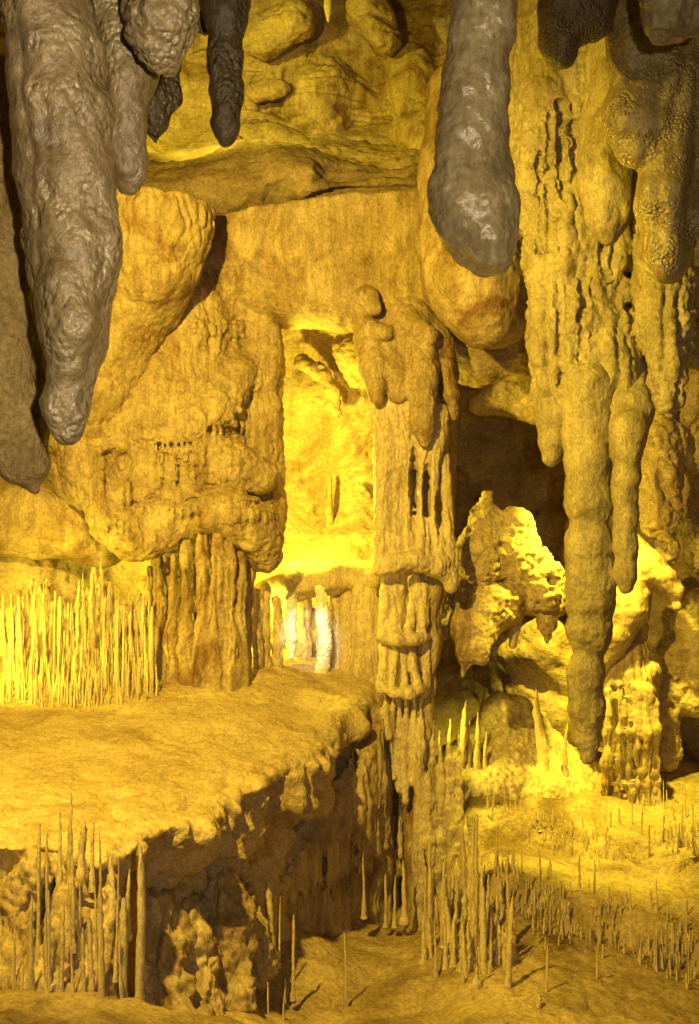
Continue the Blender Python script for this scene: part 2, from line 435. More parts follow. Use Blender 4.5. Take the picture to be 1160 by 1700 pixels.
def floor_z(x, y):                      # gentle slope plus two low terrace steps on the right
    x = np.asarray(x, float); y = np.asarray(y, float)
    wob = 0.06 * np.sin(x * 5.1) + 0.04 * np.sin(x * 11.3 + 1)
    on = np.clip((x - 0.55) / 0.3, 0, 1)
    s1 = np.clip((y - (7.8 - 0.29 * (x - 0.8)) - wob) / 0.10, 0, 1)
    s2 = np.clip((y - (7.0 - 0.40 * (x - 0.86)) - wob) / 0.10, 0, 1)
    return floor_r(x, y) + on * (0.16 * (s1 - 0.5) * np.exp(-np.abs(y - 7.6) * 1.2) + 0.16 * (s2 - 0.5) * np.exp(-np.abs(y - 6.8) * 1.2))
def axis(lo, hi, a, b, fine, coarse):
    out = [lo]
    while out[-1] < hi: out.append(out[-1] + (fine if a <= out[-1] <= b else coarse))
    return np.array(out)
gx = axis(-4.4, 4.4, -2.4, 3.0, 0.016, 0.12); gy = axis(-4.2, 10.4, 3.8, 9.6, 0.016, 0.12)
XX, YY = np.meshgrid(gx, gy, indexing='ij')
V = np.stack([XX, YY, floor_z(XX, YY)], -1).reshape(-1, 3)
me = mesh_from('cave_floor', V, grid_faces(len(gx), len(gy)))
displace(me, [d_lump(1.6, 0.05, 4), d_lump(9, 0.012, 3), d_pits(7, 0.02, 0.4)])
structure(finish('cave_floor', me, M_floor, base=(0, 0, 0)))

# the broad ledge on the left
lp = [(-3.9, 4.6)] + [tuple(W(*p)[:2]) for p in [(-60,1395,4.85),(120,1405,4.85),(215,1412,4.85),(300,1395,5.2),(400,1340,5.7),(520,1262,6.4),(598,1187,7.1),(640,1150,7.7)]] + [(0.35, 9.3), (-3.9, 9.3)]
lp = np.array(lp, np.float32)
lt = np.array([W(*p) for p in [(0,1390,4.9),(200,1405,4.9),(400,1340,5.7),(520,1260,6.4),(600,1187,7.1),(250,1142,7.3),(0,1142,7.3),(450,1135,7.4),(550,1145,7.5)]] + [(-3.8, 5, 1.55), (-3.8, 8.5, 1.95), (0, 8.8, 1.95)])
ledge_z = rbf(lt[:, :2], lt[:, 2], 5e-3)
def poly_sd(x, y, P):
    d = np.full(x.shape, 1e9); s = np.ones(x.shape)
    n = len(P)
    for i in range(n):
        a, b = P[i], P[i - 1]; e = b - a
        wx, wy = x - a[0], y - a[1]
        t = np.clip((wx * e[0] + wy * e[1]) / (e @ e), 0, 1)
        d = np.minimum(d, (wx - e[0] * t) ** 2 + (wy - e[1] * t) ** 2)
        c1, c2, c3 = y >= a[1], y < b[1], e[0] * wy > e[1] * wx
        s = np.where((c1 & c2 & c3) | (~c1 & ~c2 & ~c3), -s, s)
    return s * np.sqrt(d)
h = 0.02
ax_ = np.arange(-3.0, 0.75, h).astype(np.float32); ay_ = np.arange(4.3, 8.4, h).astype(np.float32); az_ = np.arange(0.2, 2.2, h).astype(np.float32)
X2, Y2 = np.meshgrid(ax_, ay_, indexing='ij')
pd = poly_sd(X2, Y2, lp) + 0.07 * fbm(np.stack([X2.ravel(), Y2.ravel(), 0 * X2.ravel()], 1), 1.6, 3).reshape(X2.shape)
tz = ledge_z(X2, Y2) + 0.03 * fbm(np.stack([X2.ravel(), Y2.ravel(), 0 * X2.ravel() + 5], 1), 1.2, 3).reshape(X2.shape)
under = 0.24 * np.clip((1.48 - az_) / 0.55, 0, 1) ** 0.8                       # undercut below the lip
dz = az_[None, None, :] - tz[:, :, None].astype(np.float32)
a_ = pd[:, :, None].astype(np.float32) + under[None, None, :].astype(np.float32)
kk = 0.16; hh = np.clip(kk - np.abs(a_ - dz), 0, None) / kk
v = (np.maximum(a_, dz) + hh * hh * kk * 0.25).astype(np.float32)
Vv, Ff = surface_nets(v, np.array((ax_[0], ay_[0], az_[0]), np.float32), h)
me = mesh_from('rock_ledge', Vv, Ff)
def ledge_rough(p, n):
    near = np.clip(1.0 + poly_sd(p[:, 0].astype(float), p[:, 1].astype(float), lp) / 0.9, 0, 1) * np.clip((6.9 - p[:, 1]) / 0.8, 0.1, 1)
    edge = np.clip((6.6 - p[:, 1]) / 1.6, 0.15, 1)
    wallside = 1 - np.clip(n[:, 2], 0, 1)
    crust = -0.035 * np.clip((perlin(p * 12) - 0.12) * 3, 0, 1) - 0.02 * np.clip((perlin(p * 25 + 3) - 0.1) * 3, 0, 1) + 0.012 * np.abs(perlin(p * 9))
    q = p * np.array((1, 1, 0.18), np.float32)
    return edge * 0.018 * fbm(p, 9, 3) + near * crust + wallside * (0.15 * fbm(p * np.array((1, 1, 0.7), np.float32), 3.2, 4) - 0.06 * np.clip(1 - np.abs(perlin(q * 5)) * 3, 0, 1))
displace(me, [ledge_rough, d_lump(2.5, 0.015, 2), d_pits(17, 0.014, 0.36), d_lump(30, 0.004, 2)])
structure(finish('rock_ledge', me, M_ledge, base=(0, 0, 0)))

# ------------------------------------------------------------------ formations
L_wet = [d_lump(6, 0.014, 3), d_lump(18, 0.006, 3), d_rib(45, 0.003), d_flute(14, 0.006, 0.15)]
L_flow = [d_lump(2.2, 0.03, 3), d_flute(7, 0.022, 0.12), d_lump(14, 0.006, 2), d_rib(28, 0.004)]
L_drip = [d_lump(6, 0.012, 3), d_rib(45, 0.004), d_lump(22, 0.003, 2)]
L_coral = [d_lump(4, 0.03, 3), d_popcorn(20, 0.014), d_pits(11, 0.03, 0.3)]

def thing(name, prims, label, cat, **kw):
    group = kw.pop('group', None)
    return tag(rock(name, prims, **kw), label, cat, group)

M_wet2 = stone('dim_brown_calcite', (0.28, 0.19, 0.065), (0.44, 0.33, 0.12), 0.45, 8, 0.8, 80, 0.8)
# --- stalactites hanging close to the camera, lit by the flash
thing('stalactite', [prof([(-160, 0, 150), (0, 8, 150), (100, 14, 160), (200, 20, 176), (300, 42, 184), (400, 50, 190), (480, 58, 184), (560, 66, 172), (620, 76, 152), (680, 80, 141), (712, 86, 128)], 1.8),
                     chain([(100, 470, 1.745, 26), (120, 540, 1.745, 30), (112, 600, 1.76, 22)])],
      'long wet grey stalactite down the left edge, blunt tip', 'stalactite', mat=M_wet, h=0.004, k=0.03, layers=L_wet, group='stalactites near the camera')
thing('stalactite', [prof([(-160, 130, 215), (0, 140, 215), (90, 160, 262), (160, 165, 250), (210, 168, 246), (260, 182, 250), (295, 190, 243), (306, 198, 232)], 1.98)],
      'shorter brown stalactite just right of the long grey one, rounded tip', 'stalactite', mat=M_wet, h=0.004, k=0.03, layers=L_wet, group='stalactites near the camera')
thing('stalactite', [prof([(-160, 200, 330), (-20, 205, 325), (40, 212, 318), (90, 235, 300)], 1.88)],
      'fat sparkling bulb of stone hanging at the upper left', 'stalactite', mat=M_wet, h=0.004, k=0.03, layers=L_wet + [d_popcorn(40, 0.008)], group='stalactites near the camera')
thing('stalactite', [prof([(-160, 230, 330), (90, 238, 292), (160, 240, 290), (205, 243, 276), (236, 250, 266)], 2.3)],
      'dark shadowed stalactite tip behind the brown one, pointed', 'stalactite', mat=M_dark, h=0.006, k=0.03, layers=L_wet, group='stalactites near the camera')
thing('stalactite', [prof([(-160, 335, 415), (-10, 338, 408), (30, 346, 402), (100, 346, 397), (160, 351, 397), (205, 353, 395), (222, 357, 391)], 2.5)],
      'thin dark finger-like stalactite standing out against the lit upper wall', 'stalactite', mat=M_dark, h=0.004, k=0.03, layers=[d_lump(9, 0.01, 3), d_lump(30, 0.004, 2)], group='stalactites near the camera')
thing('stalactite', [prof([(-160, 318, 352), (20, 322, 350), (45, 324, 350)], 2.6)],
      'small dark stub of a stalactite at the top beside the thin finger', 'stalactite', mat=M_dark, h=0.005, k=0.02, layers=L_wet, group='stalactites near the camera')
thing('stalactite', [prof([(-160, 750, 852), (0, 750, 850), (60, 748, 848), (130, 743, 842), (180, 738, 836), (230, 728, 838), (300, 717, 846), (340, 720, 852), (380, 736, 854), (412, 764, 852), (424, 782, 842)], 2.5),
                     chain([(812, 400, 2.45, 28), (815, 425, 2.46, 22)])],
      'big pale grey stalactite with a swollen glistening tip, upper centre right', 'stalactite', mat=M_slick, h=0.004, k=0.03, layers=[d_lump(7, 0.011, 3), d_lump(22, 0.005, 3), d_rib(60, 0.002)], group='stalactites near the camera')
thing('stalactite', [prof([(150, -90, 40), (290, -90, 45), (450, -95, 62), (600, -80, 76), (690, -60, 86), (765, 4, 80), (812, 44, 68)], 1.98)],
      'dim brown stalactite hanging behind the long grey one, narrow tip', 'stalactite', mat=M_wet2, h=0.006, k=0.03, layers=L_wet, group='stalactites near the camera')

# --- lintel spanning the opening, with its bumps and drips
lin = empty('stone_lintel', W(560, 540, 7.6)); tag(lin, 'broad smooth bridge of stone over the bright opening', 'flowstone')
topcut = lambda X, Y, Z: Z - (HC + K * 7.5 * (850 - (325 - (X / (K * 7.5)) * 0.10)))
rock('span', [chain([(330, 430, 8.0, 80), (400, 405, 7.95, 118), (480, 400, 7.92, 138), (570, 395, 7.92, 148), (650, 390, 7.92, 146), (740, 375, 7.9, 136)], 0.75),
              chain([(480, 480, 7.75, 45), (560, 490, 7.75, 52), (640, 500, 7.7, 50), (700, 500, 7.7, 45)])],
     M_flow, 0.013, 0.12, [d_lump(1.8, 0.03, 3), d_lump(10, 0.008, 4), d_rib(14, 0.004), d_popcorn(34, 0.004)], lin, cuts=[topcut])
rock('drape', [chain(p) for p in ([(640, 500, 7.7, 44), (675, 550, 7.6, 54), (690, 600, 7.58, 48), (695, 650, 7.58, 40)], [(715, 560, 7.58, 35), (735, 620, 7.6, 26), (750, 680, 7.6, 11)],
     [(596, 478, 7.6, 14), (614, 492, 7.45, 15), (621, 514, 7.4, 13)], [(604, 540, 7.6, 22), (618, 552, 7.46, 20), (640, 552, 7.4, 14)], [(612, 560, 7.58, 26), (622, 610, 7.42, 25), (625, 645, 7.34, 16), (625, 664, 7.32, 12)],
     [(646, 580, 7.5, 24), (656, 625, 7.4, 22), (660, 655, 7.38, 17)], [(700, 590, 7.46, 28), (700, 640, 7.36, 25), (702, 700, 7.34, 20), (704, 735, 7.36, 10)], [(738, 610, 7.5, 18), (748, 655, 7.46, 13), (753, 690, 7.46, 7)], [(690, 545, 7.44, 22), (710, 560, 7.4, 18)])],
     M_flow, 0.0095, 0.028, L_drip + [d_popcorn(28, 0.006)], lin)

# --- great bulb to the right of the lintel and the shaded roof behind it
thing('hanging_boss', [chain([(770, 160, 7.4, 60), (775, 280, 7.3, 72), (775, 390, 7.2, 76), (790, 470, 7.1, 80), (805, 520, 7.08, 56)]), chain([(840, 380, 7.4, 60), (858, 470, 7.28, 56), (838, 530, 7.2, 42)])],
      'huge rounded boss below the pale grey stalactite, lit yellow on its left', 'flowstone', mat=M_flow, h=0.016, k=0.1, layers=[d_lump(2.5, 0.03, 3), d_lump(12, 0.008, 3), d_popcorn(18, 0.006)])
thing('roof_arch', [chain([(730, 540, 7.9, 40), (790, 590, 8.0, 52), (860, 560, 8.0, 70), (930, 560, 8.0, 60)]), chain([(800, 670, 8.6, 22), (850, 650, 8.6, 42), (910, 660, 8.5, 50)])],
      'shadowed slanting roof rock between the rounded boss and the right curtain', 'rock', mat=M_bed, h=0.018, k=0.06, layers=[d_lump(3, 0.03, 3), d_lump(14, 0.01, 3)])

thing('gallery_boss', [chain([(535, 110, 9.6, 46), (535, 165, 9.48, 58), (525, 185, 9.42, 48)], 0.8), chain([(580, 160, 9.45, 40), (640, 190, 9.45, 40)], 0.6)], 'rounded yellow boss hanging at the back of the upper gallery', 'flowstone', mat=M_flow, h=0.014, k=0.12, layers=[d_lump(2.2, 0.08, 4), d_bed(7, 0.05), d_lump(12, 0.012, 3)])
thing('gallery_boss', [chain([(690, 60, 9.55, 46), (690, 160, 9.4, 56), (700, 210, 9.25, 50), (725, 250, 9.0, 40)], 0.8)], 'broad yellow boss in the gallery behind the big pale stalactite', 'flowstone', mat=M_flow, h=0.014, k=0.12, layers=[d_lump(2.2, 0.08, 4), d_bed(7, 0.05), d_lump(12, 0.012, 3)])
thing('gallery_stalactite', [prof([(-60, 530, 560), (10, 538, 553), (34, 541, 550)], 8.6)], 'little bright stalactite at the very top, left of centre', 'stalactite', mat=M_pale, h=0.01, k=0.02, layers=L_drip)
thing('gallery_rock', [chain([(440, 60, 9.2, 40), (490, 40, 9.1, 34)]), chain([(430, 150, 9.3, 20), (470, 150, 9.25, 16)]), chain([(640, 60, 9.1, 30), (610, 20, 9.1, 34)])], 'broken brown bedrock blocks at the top of the gallery', 'rock', mat=M_bed, h=0.016, k=0.04, layers=[d_lump(4, 0.05, 4), d_bed(9, 0.05)])

# --- left flowstone mass
lf = empty('flowstone_wall', W(320, 1135, 7.4)); tag(lf, 'massive left flowstone wall of bulges and fringes standing on the ledge', 'flowstone')
def slits(rows, r=5.0, ys=3.0):       # dark gaps between drips, drawn out to a point: (x, top, bottom)
    out = []
    for x, a, b in rows:
        w = random.uniform(-2.5, 2.5)
        out.append(groove([(x + w * t, a + (b - a) * t, max(0.8, r * q)) for t, q in ((0, 0.35), (0.12, 0.9), (0.3, 1.0), (0.55, 0.7), (0.8, 0.35), (1, 0.1))], ys))
    return out
lips = [chain([(175, 722, 7.555, 18), (205, 722, 7.495, 26), (250, 712, 7.475, 28), (320, 705, 7.455, 26), (360, 675, 7.53, 26), (400, 625, 7.66, 24)], 0.9),
        chain([(250, 775, 7.525, 30), (310, 775, 7.515, 32), (380, 770, 7.515, 34), (430, 790, 7.575, 30)], 0.9),
        chain([(175, 800, 7.555, 22), (215, 815, 7.495, 26)], 0.9),
        chain([(175, 875, 7.555, 26), (215, 888, 7.455, 34), (270, 874, 7.435, 32), (325, 852, 7.415, 28), (385, 850, 7.415, 30), (428, 880, 7.475, 38), (438, 920, 7.535, 30)], 0.9)]
rock('body', [chain([(392, 480, 8.05, 70), (390, 600, 8.05, 76), (388, 760, 8.0, 80), (395, 890, 8.0, 74)]),
              chain([(400, 455, 7.85, 44), (372, 420, 7.85, 46)]),
              chain([(300, 540, 7.95, 110), (280, 660, 7.92, 120), (290, 790, 7.88, 108), (300, 860, 7.9, 80)]),
              chain([(170, 560, 7.85, 100), (140, 680, 7.85, 95), (150, 790, 7.75, 60)]),
              chain([(444, 550, 7.8, 26), (442, 700, 7.82, 26), (442, 850, 7.8, 28), (436, 920, 7.75, 34)]),
              chain([(130, 735, 7.5, 34), (150, 780, 7.5, 38), (185, 855, 7.45, 32), (240, 900, 7.4, 28)])] + lips,
     M_flow, 0.0115, 0.11, [d_lump(2.2, 0.03, 3), d_flute(6, 0.018, 0.15), d_lump(11, 0.012, 4), d_popcorn(26, 0.010), d_pits(10, 0.018, 0.42), d_rib(40, 0.003), d_lump(30, 0.004, 2)], lf,
     neg=[groove([(152, 795, 2), (164, 776, 8), (178, 754, 6), (188, 748, 2)], 2.5), groove([(198, 842, 2), (222, 836, 4), (240, 833, 2)]), groove([(250, 829, 2), (290, 832, 3.5), (330, 829, 2)]), groove([(388, 838, 2), (420, 837, 3.5), (452, 836, 2)]),
          groove([(256, 744, 2), (275, 741, 4), (305, 740, 5), (330, 736, 2)])]
         + slits([(263, 738, 775), (272, 740, 810), (288, 740, 800), (297, 742, 850), (310, 740, 790), (325, 738, 800)], 4.5, 2)
         + slits([(326, 530, 560), (343, 528, 575), (352, 536, 560), (366, 536, 558), (391, 524, 566), (402, 548, 580), (366, 425, 460), (385, 440, 490), (352, 420, 450)], 4.5, 2)
         + slits([(350, 706, 745), (369, 716, 760), (384, 706, 748), (408, 684, 720), (398, 690, 720)], 4.5, 2)
         + slits([(174, 772, 830), (188, 775, 810), (204, 785, 850), (215, 800, 850)], 4.5, 2),
     post=[groove([(x + random.uniform(-2, 2), t + random.uniform(-3, 3), 3), (x, t + 12, r), (x + random.uniform(-2, 2), (t + e) / 2, r * 0.8), (x + random.uniform(-3, 3), e + random.uniform(-14, 8), 1.5)], 2.2)
           for x0, x1, st, t0, t1, ln, r in [(258, 338, 11, 738, 734, 66, 5.5), (344, 412, 11, 722, 672, 46, 5), (160, 226, 11, 752, 800, 60, 5.5), (238, 340, 13, 832, 836, 36, 5.5), (384, 458, 11, 840, 840, 38, 5.5), (322, 404, 10, 532, 536, 40, 4.5), (348, 402, 9, 418, 462, 44, 4.5), (180, 232, 12, 862, 852, 40, 5)]
           for x in np.arange(x0, x1, st) for t in [t0 + (t1 - t0) * (x - x0) / (x1 - x0)] for e in [t + ln]])
bosscut = lambda X, Y, Z: Z - (HC + K * 7.2 * (850 - (318 + (X / (K * 7.2) + 390) * 0.14)))
rock('boss', [chain([(262, 300, 7.3, 88), (268, 370, 7.25, 84), (252, 430, 7.3, 80), (215, 510, 7.5, 82), (180, 600, 7.62, 84), (150, 680, 7.65, 80)])],
     M_flow, 0.0125, 0.06, [d_lump(2.5, 0.03, 3), d_flute(14, 0.02, 0.3), d_lump(9, 0.012, 3), d_popcorn(30, 0.005)], lf, cuts=[bosscut])
# the fluted pillars that reach the ledge
fl = []
for x, a, r, Y in [(248, 945, 12, 7.56), (266, 925, 13, 7.5), (288, 908, 15, 7.44), (311, 895, 17, 7.40), (336, 887, 18, 7.38), (361, 880, 17, 7.36), (383, 888, 14, 7.36), (401, 918, 13, 7.42)]:
    fl.append(chain([(x, a, Y + 0.05, r * 0.6), (x + random.uniform(-3, 3), a + 50, Y, r * 0.66), (x + random.uniform(-4, 4), 1010, Y - 0.01, r * random.uniform(0.62, 0.8)), (x + random.uniform(-4, 4), 1080, Y - 0.03, r * random.uniform(0.8, 1.1)), (x, 1160, Y - 0.05, r * 1.3)]))
fl += [chain([(300, 930, 7.86, 50), (310, 1040, 7.84, 66), (310, 1160, 7.76, 70)]), chain([(405, 930, 7.6, 22), (400, 1050, 7.6, 16), (395, 1160, 7.5, 20)])]
rock('fluted_base', fl, M_flow, 0.0095, 0.014, [d_lump(4, 0.022, 3), d_flute(13, 0.022, 0.06), d_lump(16, 0.007, 3), d_popcorn(26, 0.005)], lf)

# --- central column with its tiers
co = empty('stone_column', W(700, 1535, 7.5)); tag(co, 'tall central tiered column with skirts of flutes, bright down its left side', 'column')
FL = [d_lump(5, 0.014, 3), d_flute(20, 0.009, 0.06), d_lump(18, 0.005, 3), d_popcorn(30, 0.004)]
rock('shaft', [chain([(690, 640, 7.68, 50), (692, 760, 7.68, 46), (695, 900, 7.68, 48), (700, 980, 7.68, 42), (690, 1060, 7.66, 34), (685, 1160, 7.66, 34), (690, 1300, 7.65, 34), (705, 1420, 7.6, 36), (720, 1560, 7.5, 50)]),
               chain([(722, 960, 7.6, 20), (715, 1060, 7.6, 16), (706, 1140, 7.58, 14), (706, 1220, 7.55, 14)])],
     M_flow, 0.011, 0.05, [d_lump(3, 0.025, 3), d_flute(12, 0.02, 0.08), d_lump(14, 0.007, 3)], co)
def tier(rods, skirt, k=0.03, neg=()):
    rock('tier', [chain(p) for p in rods] + [chain(skirt)], M_pale, 0.0075, k, FL, co, neg=neg)
tier([[(645, 670, 7.45, 24), (634, 780, 7.42, 15), (634, 870, 7.4, 14), (631, 940, 7.36, 14)], [(660, 670, 7.46, 26), (655, 800, 7.44, 15), (655, 900, 7.4, 14), (652, 935, 7.38, 14)],
      [(680, 680, 7.46, 26), (675, 800, 7.45, 14), (676, 900, 7.41, 13), (676, 930, 7.4, 16)], [(702, 690, 7.46, 26), (700, 790, 7.44, 9), (702, 860, 7.44, 9), (700, 930, 7.4, 19)],
      [(722, 690, 7.48, 24), (719, 790, 7.46, 9), (722, 870, 7.46, 8), (726, 940, 7.44, 19)], [(738, 760, 7.52, 9), (742, 850, 7.5, 9), (745, 920, 7.48, 15), (748, 975, 7.47, 12)]],
     [(629, 948, 7.37, 11), (655, 936, 7.33, 13), (690, 930, 7.36, 16), (726, 938, 7.42, 18), (746, 960, 7.46, 14)], 0.03, slits([(687, 745, 880), (709, 775, 920), (728, 815, 905)], 4.8, 4))
tier([[(642, 955, 7.5, 10), (640, 1010, 7.46, 11), (637, 1055, 7.43, 11)], [(656, 955, 7.5, 9), (653, 1010, 7.46, 7), (652, 1058, 7.41, 10)], [(666, 955, 7.5, 6), (664, 1010, 7.46, 5), (661, 1055, 7.41, 9)],
      [(690, 965, 7.53, 12), (684, 1010, 7.5, 8), (677, 1058, 7.43, 10)], [(702, 975, 7.53, 12), (702, 1030, 7.5, 9), (697, 1060, 7.46, 10)]],
     [(634, 1056, 7.42, 8), (660, 1062, 7.38, 9), (688, 1063, 7.41, 9), (706, 1058, 7.48, 8)], 0.02)
tier([[(640, 1062, 7.5, 11), (637, 1110, 7.45, 10), (633, 1142, 7.42, 10)], [(655, 1065, 7.48, 7), (653, 1110, 7.44, 6), (650, 1148, 7.40, 9)], [(668, 1066, 7.5, 7), (671, 1110, 7.45, 6), (671, 1150, 7.40, 9)],
      [(681, 1068, 7.5, 7), (687, 1110, 7.46, 7), (692, 1145, 7.42, 9)], [(704, 1070, 7.54, 11), (706, 1120, 7.52, 8), (703, 1150, 7.5, 9)]],
     [(632, 1140, 7.42, 8), (655, 1151, 7.38, 9), (680, 1151, 7.39, 10), (698, 1143, 7.45, 8)], 0.02)
low = []
for x, a, b, r, Y in [(640, 1155, 1220, 9, 7.46), (652, 1155, 1290, 6, 7.46), (663, 1155, 1310, 6, 7.47), (675, 1155, 1330, 7, 7.47), (688, 1155, 1300, 7, 7.48), (700, 1155, 1330, 8, 7.48),
                      (646, 1200, 1330, 7, 7.55), (666, 1270, 1420, 5, 7.55), (682, 1280, 1440, 5, 7.55), (696, 1240, 1540, 13, 7.42), (710, 1290, 1520, 10, 7.4), (718, 1220, 1460, 8, 7.45), (730, 1260, 1550, 14, 7.47), (746, 1250, 1530, 15, 7.5), (762, 1232, 1500, 10, 7.52), (772, 1380, 1560, 14, 7.4), (702, 1430, 1560, 14, 7.3), (738, 1470, 1590, 12, 7.2), (757, 1440, 1580, 14, 7.25)]:
    low.append(chain([(x + random.uniform(-3, 3), a - 25, Y + 0.04, 1.5), (x, a + 15, Y + 0.02, r * 0.5), (x + random.uniform(-3, 3), a * 0.55 + b * 0.45, Y, r), (x + random.uniform(-3, 3), b, Y - 0.02, r * random.uniform(0.8, 1.4))]))
rock('fluted_foot', low, M_pale, 0.009, 0.018, FL, co)

# --- drapery hanging from the ledge's inner edge into the pit
dr = []
for x in range(455, 650, 22):
    t = max(0.0, (x - 440) / 200); Y = 6.52 + 0.78 * t ** 1.15
    dr.append(chain([(x, 1470 - 250 * t, Y + 0.3, 20), (x, 1500 - 120 * t, Y + 0.22, 24), (x, 1545 - 20 * t, Y + 0.24, 24)]))
for x in np.arange(436, 645, 7.5):
    t = max(0.0, (x - 440) / 200); a = 1445 - 262 * t + random.uniform(-6, 10); Y = 6.52 + 0.78 * t ** 1.15; r = random.uniform(4.5, 8)
    b_ = 1512 - 90 * t ** 2 + random.uniform(-25, 12)
    dr.append(chain([(x, a, Y + 0.16, r * 0.5), (x + random.uniform(-3, 3), a + 45, Y + 0.07, r), (x + random.uniform(-4, 4), (a + b_) / 2, Y + 0.04, r * random.uniform(0.8, 1.3)), (x + random.uniform(-5, 5), b_, Y + 0.05, r * 0.6)]))
thing('drapery', dr, 'dim brown drapery of stone folds dropping from the ledge into the pit', 'flowstone', mat=M_flow, h=0.010, k=0.03, layers=[d_lump(3, 0.03, 3), d_flute(14, 0.02, 0.06), d_lump(14, 0.008, 3)])

# --- right-hand curtain and its long stalactites
rc = empty('stone_curtain', W(975, 1262, 6.4)); tag(rc, 'huge knobbly curtain of stone on the right ending in a long jointed stalactite', 'flowstone')
LC = [d_lump(2.6, 0.035, 3), d_flute(7, 0.035, 0.16), d_lump(12, 0.015, 3), d_popcorn(26, 0.013), d_pits(12, 0.016, 0.4)]
rock('body', [chain([(945, -120, 6.6, 100), (935, 80, 6.6, 92), (930, 260, 6.55, 78), (945, 420, 6.5, 62), (955, 540, 6.5, 72), (965, 640, 6.5, 78), (1000, 690, 6.45, 60)], 0.9),
              chain([(1010, 60, 6.5, 55), (1000, 250, 6.45, 45), (1005, 420, 6.45, 48), (1000, 560, 6.45, 60), (1020, 660, 6.45, 66)], 0.9),
              chain([(880, 80, 6.7, 35), (880, 300, 6.6, 32), (905, 440, 6.5, 28), (912, 600, 6.45, 30)])],
     M_olive, 0.0115, 0.07, LC, rc, neg=[groove([(x + random.uniform(-6, 6), y0 + (y1 - y0) * i / 7, random.uniform(2, r * 0.85)) for i in range(8)], 1.3) for x, y0, y1, r in [(914, 190, 420, 9), (932, 170, 330, 9), (925, 330, 420, 8), (897, 250, 420, 7), (955, 200, 400, 7), (1003, 300, 460, 8), (1046, 400, 590, 8), (968, 430, 600, 5), (930, 450, 640, 5)]])
rock('long_stalactite', [prof([(640, 930, 1020), (710, 936, 1016), (770, 938, 1014), (840, 938, 1016), (866, 951, 1006), (876, 951, 1006), (900, 938, 1018), (960, 940, 1022), (1010, 942, 1016), (1024, 956, 1004), (1045, 940, 1016), (1064, 950, 1008), (1078, 957, 996), (1110, 943, 1002), (1180, 946, 1004), (1225, 956, 994), (1255, 964, 988)], 6.35)],
     M_olive, 0.01, 0.03, L_drip + [d_popcorn(24, 0.006)], rc)
rock('stalactite_tip', [chain([(1035, 600, 6.5, 40), (1045, 680, 6.32, 38), (1042, 720, 6.24, 30)]), prof([(710, 1012, 1076), (745, 1014, 1066), (800, 1016, 1060), (900, 1018, 1058), (950, 1020, 1056), (975, 1030, 1052)], 6.22)], M_olive, 0.01, 0.03, L_drip, rc)
rock('stalactite_tip', [prof([(680, 885, 945), (730, 893, 938), (758, 900, 932)], 6.45)], M_olive, 0.01, 0.03, L_drip, rc)
thing('stalactite', [chain([(1105, 380, 6.3, 50), (1100, 470, 6.3, 52), (1105, 540, 6.3, 52), (1110, 570, 6.3, 42)]), prof([(560, 1075, 1135), (620, 1081, 1130), (660, 1086, 1128), (678, 1092, 1124)], 6.2), chain([(1160, 480, 6.4, 40), (1150, 570, 6.4, 36)])],
      'swollen stalactite with a short blunt nub at the right edge', 'stalactite', mat=M_olive, h=0.011, k=0.05, layers=LC)
thing('stalactite', [chain([(1010, 60, 5.9, 40), (1005, 200, 5.9, 42), (1008, 300, 5.85, 42), (1012, 360, 5.85, 36), (1012, 392, 5.86, 18)])],
      'rounded dark lobe overlapping the upper part of the right curtain', 'stalactite', mat=M_olive, h=0.011, k=0.05, layers=L_flow)
thing('stalactite', [chain([(1075, -150, 4.4, 80), (1075, 60, 4.4, 75), (1060, 190, 4.4, 52), (1058, 240, 4.4, 30)]), chain([(1120, -100, 4.4, 60), (1125, 150, 4.4, 60), (1112, 330, 4.4, 46), (1105, 420, 4.4, 36), (1108, 445, 4.4, 22)]), chain([(1180, 0, 4.4, 50), (1172, 360, 4.4, 34)])],
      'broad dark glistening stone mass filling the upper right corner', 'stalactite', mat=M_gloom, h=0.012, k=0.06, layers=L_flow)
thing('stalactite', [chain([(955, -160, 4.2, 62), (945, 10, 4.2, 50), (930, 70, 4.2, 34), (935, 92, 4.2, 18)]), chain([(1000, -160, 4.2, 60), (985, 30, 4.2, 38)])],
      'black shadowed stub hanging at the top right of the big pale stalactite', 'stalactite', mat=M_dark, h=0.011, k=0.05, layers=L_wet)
thing('rock_lump', [chain([(1130, -160, 3.6, 60), (1120, -30, 3.6, 60), (1105, 30, 3.6, 36), (1145, 25, 3.6, 28)])],
      'knobbly yellow lump of ceiling rock in the top right corner', 'rock', mat=M_olive, h=0.012, k=0.05, layers=L_coral)

